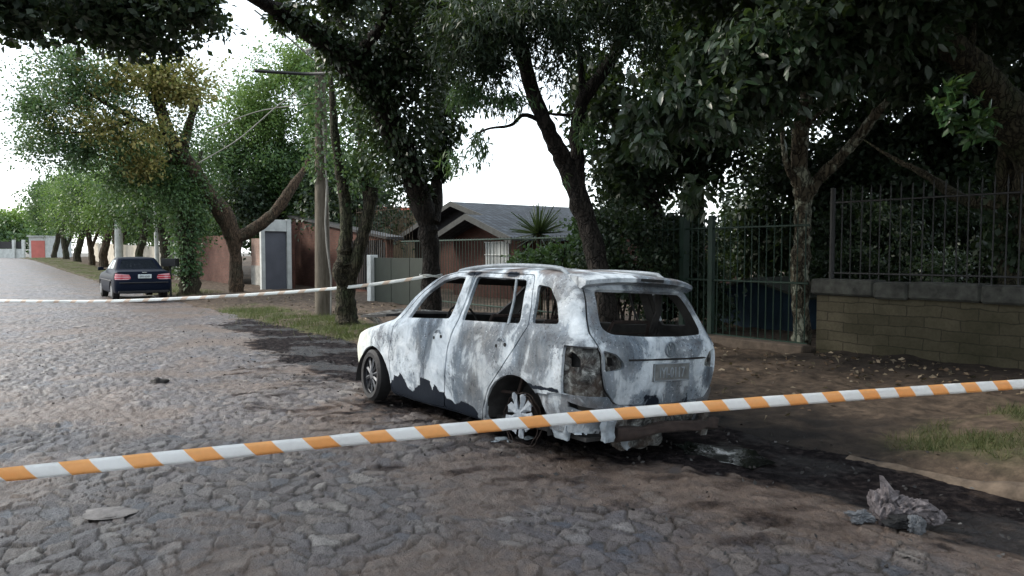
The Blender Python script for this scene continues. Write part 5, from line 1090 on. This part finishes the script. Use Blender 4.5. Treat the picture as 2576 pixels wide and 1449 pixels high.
# garden trees standing behind the walls down the street
for i, (s, t, h, r_, mt) in enumerate([(33, 15, 4.2, 2.6, 'leaf_dark'), (40, 14, 4.0, 2.8, 'leaf_mid'), (47, 13.5, 4.2, 3.0, 'leaf_mid'), (55, 13, 4.4, 3.2, 'leaf_bright'), (64, 13, 4.4, 3.4, 'leaf_mid'), (75, 13, 4.6, 3.6, 'leaf_bright'), (88, 14, 4.6, 4, 'leaf_mid')]):
    e = empty('garden_tree', W(s, t), ['dark round tree behind the grey door', 'green tree behind the red brick boundary wall', 'green tree behind the grey boarded gate', 'bright tree behind the near end of the pale wall', 'green tree behind the middle of the pale wall', 'bright tree behind the far end of the pale wall', 'green tree behind the red garage'][i], 'tree', 'garden trees behind the street walls')
    mb = MB(); mb.tube([W(s, t, -.1), W(s, t, h * .5), W(s + .2, t, h)], [.22, .18, .1], 10, .4); mb.build('trunk', M['bark_dark'], e, smooth=True)
    crown_obj('crown', e, M[mt], [((*W(s, t, h),), (r_, r_, r_ * .75), 520), ((*W(s - 1, t - .6, h - 1.3),), (r_ * .8, r_ * .8, r_ * .55), 360), ((*W(s + 1.2, t + .2, h + 1),), (r_ * .7, r_ * .7, r_ * .5), 240)], 10, .5, .22, seed=120 + i, gap=-.15, wl=1.8)

# ------------------------------------------------------------------ dark sedan parked farther down the street
sed = bpy.data.objects.new('parked_sedan', None); COL.objects.link(sed); tag(sed, 'dark navy sedan parked beyond the far tape, seen from behind', 'car')
TS = math.radians(35.5); sx_, sy_ = Vector((-math.sin(TS), math.cos(TS), 0)), Vector((-math.cos(TS), -math.sin(TS), 0))
Ms = Matrix((sx_, sy_, Vector((0, 0, 1)))).transposed().to_4x4(); Ms.translation = Vector((-12.55, 25.0, .0)); sed.matrix_world = Ms
def ring2(xr, xf, w, zr, zs, zf): return ring(xr, xf, w, zr, zs, zf, 1.0, .8)
rows = [ring2(-.85, 3.25, .66, .24, .20, .22), ring2(-.92, 3.35, .80, .27, .24, .26), ring2(-.97, 3.42, .85, .40, .40, .40), ring2(-.985, 3.45, .862, .58, .58, .55), ring2(-.96, 3.4, .86, .74, .74, .68), ring2(-.93, 3.25, .835, .90, .86, .78),
        ring2(-.86, 3.0, .80, .965, .92, .84), ring2(-.35, 2.45, .765, 1.0, .965, .93), ring2(-.2, 2.3, .745, 1.03, 1.0, .98), ring2(.08, 1.9, .67, 1.20, 1.18, 1.2), ring2(.32, 1.5, .59, 1.35, 1.35, 1.35), ring2(.42, 1.3, .53, 1.39, 1.40, 1.39), ring2(.55, 1.1, .3, 1.415, 1.425, 1.415), ring2(.65, 1.0, .0, 1.42, 1.43, 1.42)]
b = loft_bm(rows, 5, 4)
sidef = lambda f: abs(f.calc_center_median().y) > .35 and abs(f.normal.y) > .4
rearg = lambda f: f.calc_center_median().x < .5 and f.normal.x < -.15
sw1 = rnd([(2.02, 1.02), (1.12, 1.03), (1.05, 1.33), (1.30, 1.335), (1.62, 1.22)], .04); sw2 = rnd([(1.02, 1.03), (.12, 1.05), (.30, 1.20), (.50, 1.31), (.97, 1.335)], .04)
sa_r = [(-.35, .05)] + [(0 + .34 * math.cos(PI - k * PI / 16), .30 + .34 * math.sin(PI - k * PI / 16)) for k in range(17)] + [(.35, .05)]; sa_f = [(x + 2.6, z) for x, z in sa_r]
rg = rnd([(-.60, 1.035), (-.47, 1.33), (.47, 1.33), (.60, 1.035)], .05)
tls_ = rnd([(.83, .90), (.42, .86), (.38, .74), (.46, .70), (.84, .70)], .03); tlside = [(-1.0, .90), (-.66, .86), (-.68, .74), (-1.0, .70)]
for p in (sw1, sw2): cut(b, p, 'y', sidef)
for p in (sa_r, sa_f): cut(b, p, 'y', lambda f: abs(f.calc_center_median().y) > .3)
rl_ = lambda f: f.calc_center_median().x < -.5 and f.normal.x < -.3
cut(b, rg, 'x', rearg)
for p in (tls_, mir(tls_)): cut(b, p, 'x', rl_)
G = {k: [] for k in ('body', 'rg', 's1', 's2', 's3', 's4', 'tl', 'tr', 'ws')}
for f in b.faces:
    c = f.calc_center_median()
    if abs(c.y) > .3 and (inside(f, sa_r, 'y') or inside(f, sa_f, 'y')): continue
    if sidef(f) and inside(f, sw1, 'y'): G['s1' if c.y > 0 else 's2'].append(f); continue
    if sidef(f) and inside(f, sw2, 'y'): G['s3' if c.y > 0 else 's4'].append(f); continue
    if rearg(f) and c.x > -.35 and inside(f, rg, 'x'): G['rg'].append(f); continue
    if rl_(f) and inside(f, tls_, 'x'): G['tl'].append(f); continue
    if rl_(f) and inside(f, mir(tls_), 'x'): G['tr'].append(f); continue
    if c.x > 1.4 and 1.0 < c.z < 1.36 and f.normal.x > .4 and abs(c.y) < .62: G['ws'].append(f); continue
    G['body'].append(f)
n = NT('navy_paint', .42, .0, .04); n.base((.006, .009, .018)); n.b.inputs['Coat Weight'].default_value = .0; n.b.inputs['Coat Roughness'].default_value = .05; navy = n.m
n = NT('dark_glass', .05, 0, .35); n.base((.012, .015, .02)); dglass = n.m
n = NT('lamp_red', .15, 0, .5); v = n.coord(); w_ = n.n('TexWave'); w_.bands_direction = 'Z'; w_.inputs['Scale'].default_value = 4.2; n.l(v, w_.inputs['Vector']); n.base(n.ramp(w_.outputs['Fac'], [(.35, (.32, .012, .025)), (.75, (.42, .20, .22))])); lred = n.m
sbody = panel(b, G['body'], 'body', [navy, M['black']], sed, .03)
for k, nm, m_ in (('rg', 'rear_window', dglass), ('ws', 'windscreen', dglass), ('s1', 'side_window', dglass), ('s2', 'side_window', dglass), ('s3', 'side_window', dglass), ('s4', 'side_window', dglass), ('tl', 'tail_light', lred), ('tr', 'tail_light', lred)):
    panel(b, G[k], nm, [m_], sed, .01, .004)
b.free()
def sbox(name, c, d, mat, bevel=.008, par=sed):
    mb = MB(); mb.box(c, d); return mb.build(name, mat, par, world=False, bevel=bevel)
sp_ = sbox('licence_plate', (-.985, -.02, .80), (.02, .40, .13), plain('plate_grey', (.42, .46, .47), .5, .1, 3)); text('plate_characters', 'IFM 6349', .095, Matrix(((0, 0, -1, -.997), (-1, 0, 0, -.02), (0, 1, 0, .795), (0, 0, 0, 1))), M['black'], sp_, .001, .8)
chrome = plain('chrome_trim', (.5, .52, .54), .2, .05, 3, metal=.9)
sbox('bumper_strip', (-.995, 0, .60), (.03, 1.45, .028), M['dark_metal']); sbox('chrome_badge', (-.95, -.02, .925), (.02, .14, .03), chrome); sbox('bumper_lip', (-.95, 0, .30), (.06, 1.5, .08), M['black'])
for sg in (1, -1):
    mb = MB(); mb.box((1.72, sg * .93, 1.02), (.10, .18, .12)); mb.box((1.74, sg * .82, .99), (.04, .1, .04)); mb.build('mirror', navy, sed, world=False, bevel=.02, smooth=True)
    mb = MB(); mb.tube([(2.5, sg * .868, .66), (-.3, sg * .878, .66)], .014, 6); mb.build('side_moulding', M['dark_metal'], sed, world=False)
for cx in (0, 2.6):
    for sg in (1, -1):
        mb = MB(); mb.tube([(cx, sg * .62, .305), (cx, sg * .64, .305), (cx, sg * .82, .305), (cx, sg * .835, .305)], [.27, .305, .305, .27], 28); wt = mb.build('wheel', M['black'], sed, smooth=True, world=False)
        mb = MB(); mb.tube([(cx, sg * .80, .305), (cx, sg * .842, .305)], [.19, .18], 20); mb.build('rim', plain('sedan_alloy', (.2, .21, .22), .35, .1, 8, metal=.7), wt, world=False)

# ------------------------------------------------------------------ utility poles and wires
def pole(x, y, Y, r0, r1, ytop, label, mat=None, name='utility_pole'):
    p = at(x, y, Y); e = empty(name, p, label, 'utility pole'); top = at(x - 8, ytop, Y); mb = MB()
    mb.tube([(p.x, p.y, p.z - .15), (p.x + (top.x - p.x) * .5, p.y, (p.z + top.z) / 2), tuple(top)], [r0, (r0 + r1) / 2, r1], 16); mb.build('shaft', mat or M['pole'], e, smooth=True); return e, top
n = NT('pole_concrete', .9, 0, .2); v = n.coord(True); mp = n.n('Mapping'); mp.inputs['Scale'].default_value = (1, 1, .15); n.l(v, mp.inputs[0]); f = n.noise(mp.outputs[0], 16, 7, .65)
n.base(n.ramp(f, [(.3, (.06, .05, .038)), (.7, (.145, .125, .10))])); n.bump(f, .5, .02); M['pole'] = n.m
pe, ptop = pole(813, 796, 18.43, .205, .12, 100, 'tall weathered utility pole with ivy round its upper half')
mb = MB(); mb.tube([at(832, 800, 18.25), at(833, 700, 18.25), at(822, 620, 18.2), at(818, 560, 18.2), at(822, 470, 18.2), at(812, 300, 18.25)], .022, 6, 0); mb.build('conduit', M['concrete'], pe)
V, Fc = ivy_band([(806, 450, 18.4, .3), (803, 350, 18.4, .45), (800, 250, 18.4, .5), (798, 160, 18.4, .35)], 1300, .12, 90); link('ivy', npmesh('ivy', V, Fc), M['leaf_teal'], pe)
a_ = at(770, 128, 18.4); b_ = at(830, 108, 18.4)
mb = MB(); mb.tube([a_, b_], .05, 6); mb.tube([at(775, 133, 18.3), at(828, 133, 18.3)], .03, 6); mb.build('crossarm', M['concrete'], pe)
def wire(pts, r_, label, mat=M['dark_metal'], sag=0, name='cable'):
    P = [Vector(at(*p)) for p in pts]; Q = [Vector(q) for q in crm([tuple(p) for p in P], 8)]; mb = MB(); mb.tube(Q, r_, 6); tag(mb.build(name, mat), label, 'cable')
wire([(640, 178, 15), (700, 182, 15.2), (780, 186, 15.4), (870, 182, 14.8)], .035, 'thick black cable hanging between the pole and the ivy tree')
wire([(500, 410, 17.5), (600, 350, 17.9), (700, 265, 18.2), (775, 215, 18.4)], .014, 'grey cable slanting down from the pole to the left', M['concrete'])
wire([(640, 25, 16), (720, 90, 17), (795, 155, 18.3)], .02, 'thin wire running from the pole up to the left', M['concrete'])
wire([(520, 330, 19), (650, 280, 19), (790, 260, 18.5)], .012, 'thinnest wire crossing the bright green tree', M['concrete'])
pole(300, 672, 49, .26, .18, 190, 'pale concrete pole far behind the sedan', plain('pale_concrete', (.45, .46, .44), .9, .2, 2, world=True))
pole(396, 690, 43, .12, .09, 440, 'thin pale pole right above the sedan rear window', bpy.data.materials['pale_concrete'])
mb = MB(); p = at(428, 660, 26.9); mb.box((0, 0, 0), (.5, .35, .28)); mb.V = [tuple(Vector(v) + p) for v in mb.V]; mb.tube([p - Vector((0, 0, .14)), Vector((p.x, p.y, .0))], .035, 6)
tag(mb.build('mail_box', M['dark_metal']), 'dark box on a thin post between the sedan and the vine-hung tree', 'box')

# ------------------------------------------------------------------ barrier tapes
def tape(pts, width, label, stripe, seed, n=26, tilt=0.0, name='barrier_tape', thick=.0012):
    P = [Vector(q) for q in crm([tuple(p) for p in pts], n)]; L = [0]
    for i in range(1, len(P)): L.append(L[-1] + (P[i] - P[i - 1]).length)
    V = []; uv = []; m = 5
    for i, p in enumerate(P):
        d = (P[min(i + 1, len(P) - 1)] - P[max(i - 1, 0)]).normalized(); side = Vector((d.y, -d.x, 0)).normalized(); up = side.cross(d); up = up if up.z > 0 else -up
        tw = tilt + .5 * noise.noise(Vector((L[i] * 1.1, seed, 0))); u2 = up * math.cos(tw) + side * math.sin(tw)
        for k in range(m):
            h = (k / (m - 1) - .5); bow = .006 * (1 - 4 * h * h) + .006 * noise.noise(Vector((L[i] * 9, k * 1.6, seed)))
            V.append(p + u2 * (h * width) + side * bow); uv.append((L[i], h))
    Fc = [(i * m + k, (i + 1) * m + k, (i + 1) * m + k + 1, i * m + k + 1) for i in range(len(P) - 1) for k in range(m - 1)]
    me = bpy.data.meshes.new(name); me.from_pydata([tuple(v) for v in V], [], Fc); u = me.uv_layers.new(name='UVMap')
    for l in me.loops: u.data[l.index].uv = uv[l.vertex_index]
    me.polygons.foreach_set('use_smooth', np.ones(len(me.polygons), bool))
    o = link(name, me, stripe); s_ = o.modifiers.new('thickness', 'SOLIDIFY'); s_.thickness = thick; return tag(o, label, 'tape', 'police barrier tapes')
def stripes(name, period, duty, slant, phase, c1, c2):
    n = NT(name, .38, 0, .5); uv = n.n('TexCoord').outputs['UV']; sp = n.n('SeparateXYZ'); n.l(uv, sp.inputs[0]); x = n.math('ADD', sp.outputs[0], n.math('MULTIPLY', sp.outputs[1], slant)); x = n.math('ADD', x, phase)
    f = n.math('FRACT', n.math('DIVIDE', x, period)); k = n.ramp(f, [(0, 1.), (duty - .01, 1.), (duty + .01, 0.), (.985, 0.)]); g = n.noise(n.coord(True), 40, 3, .5)
    c = n.mix(k, c2, c1); c = n.mix(.2, c, n.ramp(g, [(.3, .75), (.7, 1.)]), 'MULTIPLY'); n.base(c)
    tr = n.n('BsdfTranslucent'); n.l(c, tr.inputs[0]); mx = n.n('MixShader'); mx.inputs[0].default_value = .35; n.l(n.b.outputs[0], mx.inputs[1]); n.l(tr.outputs[0], mx.inputs[2]); n.l(mx.outputs[0], n.t.nodes['Material Output'].inputs[0]); return n.m
tp = [at(-500, 1238, 3.35), at(0, 1195, 3.62), at(640, 1130, 3.85), at(1288, 1066, 4.18), at(1900, 1013, 4.65), at(2576, 966, 5.35), at(3100, 935, 6.0)]
tape(tp, .072, 'orange and white striped barrier tape across the foreground', stripes('tape_stripes', .296, .47, .062, .12, (.97, .54, .21), (.92, .92, .92)), 1)
tp = [at(-160, 752, 19), at(0, 757, 18.2), at(250, 758, 17.4), at(470, 750, 16.9), at(700, 737, 16.3), at(880, 722, 15.9), at(1000, 707, 15.6), at(1064, 697, 15.52)]
tape(tp, .07, 'far barrier tape, almost white, tied to the ivy tree', stripes('tape_stripes_faded', .5, .3, -.08, 0, (.72, .60, .50), (.82, .84, .83)), 5)
mb = MB(); c = at(1084, 696, 15.8)
for k in range(3): mb.tube([c + Vector((.235 * math.cos(j * PI / 10), .235 * math.sin(j * PI / 10), .02 * k + .012 * math.sin(j * 1.3 + k))) for j in range(21)], .012, 5)
tag(mb.build('tape_knot', M['white_paint']), 'white tape wound round the ivy tree trunk', 'tape')

# ------------------------------------------------------------------ debris heap and fragments
e = empty('debris_heap', at(2265, 1330, 4.2), 'crumpled heap of burnt grey bumper plastic and stones in the gutter', 'debris')
n = NT('burnt_plastic', .85, 0, .25); v = n.coord(True); f = n.noise(v, 22, 8, .7, .5); n.base(n.ramp(f, [(.3, (.028, .025, .027)), (.5, (.12, .105, .11)), (.7, (.28, .25, .255))])); n.bump(f, .9, .015); BPm = n.m
rr = random.Random(11)
def rag(cx, cy, cY, size, sh, seed, name, mat=BPm, flat=.35):
    bmx = bmesh.new(); bmesh.ops.create_icosphere(bmx, subdivisions=4, radius=1); c = at(cx, cy, cY)
    for v_ in bmx.verts:
        q = v_.co.copy(); k = 1 + .55 * noise.noise(q * 1.3 + Vector((seed, 0, 0))) + .5 * abs(noise.noise(q * 2.6 + Vector((0, seed, 0)))) - .3 * abs(noise.noise(q * 5 + Vector((0, 0, seed)))) + .12 * noise.noise(q * 11)
        v_.co = Vector((q.x * sh[0], q.y * sh[1], q.z * sh[2])) * k * size
    bmx.transform(Matrix.Translation(c)); me = bpy.data.meshes.new(name); bmx.to_mesh(me); bmx.free(); me.polygons.foreach_set('use_smooth', np.ones(len(me.polygons), bool)); me.set_sharp_from_angle(angle=math.radians(28)); return link(name, me, mat, e)
rag(2225, 1272, 4.35, .095, (.75, .8, 1.15), 1, 'crumpled_piece'); rag(2290, 1280, 4.3, .085, (1.3, .9, .8), 2, 'crumpled_piece'); rag(2265, 1312, 4.2, .06, (1.4, .9, .5), 5, 'crumpled_piece', M['black'])
rag(2165, 1300, 4.3, .06, (1.1, .8, .55), 3, 'stone', plain('grey_stone', (.10, .105, .115), .85, .35, 15, bump=.01, world=True)); rag(2305, 1322, 4.15, .05, (.9, .7, 1.0), 4, 'stone', bpy.data.materials['grey_stone']); rag(2335, 1300, 4.25, .042, (1.1, .8, .7), 8, 'crumpled_piece')
def shard(P, name='shard', th=.006, mat=BPm):
    Q = [Vector(at(*p)) for p in P]; nn = (Q[1] - Q[0]).cross(Q[2] - Q[0]).normalized() * th; mb = MB(); k = len(Q)
    mb.add(Q + [q + nn for q in Q], [tuple(range(k)), tuple(range(2 * k - 1, k - 1, -1))] + [(i, (i + 1) % k, (i + 1) % k + k, i + k) for i in range(k)]); return mb.build(name, mat, e)
shard([(2212, 1195, 4.36), (2222, 1198, 4.35), (2262, 1250, 4.3), (2248, 1262, 4.28), (2215, 1235, 4.34)]); shard([(2330, 1305, 4.25), (2368, 1282, 4.3), (2384, 1300, 4.28), (2372, 1318, 4.22), (2350, 1322, 4.2)]); shard([(2200, 1262, 4.4), (2186, 1240, 4.42), (2196, 1236, 4.42), (2222, 1290, 4.3), (2210, 1300, 4.3)])
def bit(x, y, Y, s, label, seed, mat, cat, name, sh=(1, 1, .4)):
    bmx = bmesh.new(); bmesh.ops.create_icosphere(bmx, subdivisions=3, radius=s); c = at(x, y, Y)
    for v_ in bmx.verts: k = 1 + .6 * noise.noise(v_.co / s * 1.2 + Vector((seed, 0, 0))); v_.co = Vector((v_.co.x * sh[0], v_.co.y * sh[1], v_.co.z * sh[2])) * k
    bmx.transform(Matrix.Translation(c)); me = bpy.data.meshes.new(name); bmx.to_mesh(me); bmx.free(); tag(link(name, me, mat), label, cat)
char2 = plain('charred_bit', (.018, .016, .016), .8, .4, 20, world=True)
bit(397, 962, 8.9, .09, 'black charred chunk lying alone on the cobbles left of the car', 1, char2, 'debris', 'charred_chunk', (1.2, .8, .6))
bit(440, 975, 8.7, .05, 'smaller charred chunk just right of the lone black one', 2, char2, 'debris', 'charred_chunk'); bit(843, 1392, 3.86, .018, 'tiny black leaf curl on the near cobbles at the bottom', 3, char2, 'debris', 'charred_leaf', (1.5, .8, .8))
bit(270, 1290, 4.42, .13, 'large pale flat stone in the cobbles at lower left', 6, plain('pale_cobble', (.25, .225, .21), .8, .3, 18, bump=.008, world=True), 'stone', 'pale_stone', (1.05, .7, .11))
bit(207, 822, 15.6, .22, 'pale slab lying on the cobbles ahead of the foreground', 7, bpy.data.materials['pale_cobble'], 'stone', 'pale_slab', (.5, 1.2, .12))
# melted alloy below the rear wheel
for i, (x, y, Y, s) in enumerate([(1262, 1106, 6.2, .045), (1285, 1112, 6.15, .035), (1245, 1112, 6.15, .03), (1330, 1102, 6.2, .03)]):
    bit(x, y, Y, s, ['largest pale lump of melted alloy beside the rear wheel', 'thin pale lump of melted alloy under the rear wheel', 'leftmost small lump of melted alloy near the rear wheel', 'small lump of melted alloy right of the rear wheel'][i], 20 + i, M['ashmetal'], 'debris', 'melted_alloy', (1.3, .9, .45))
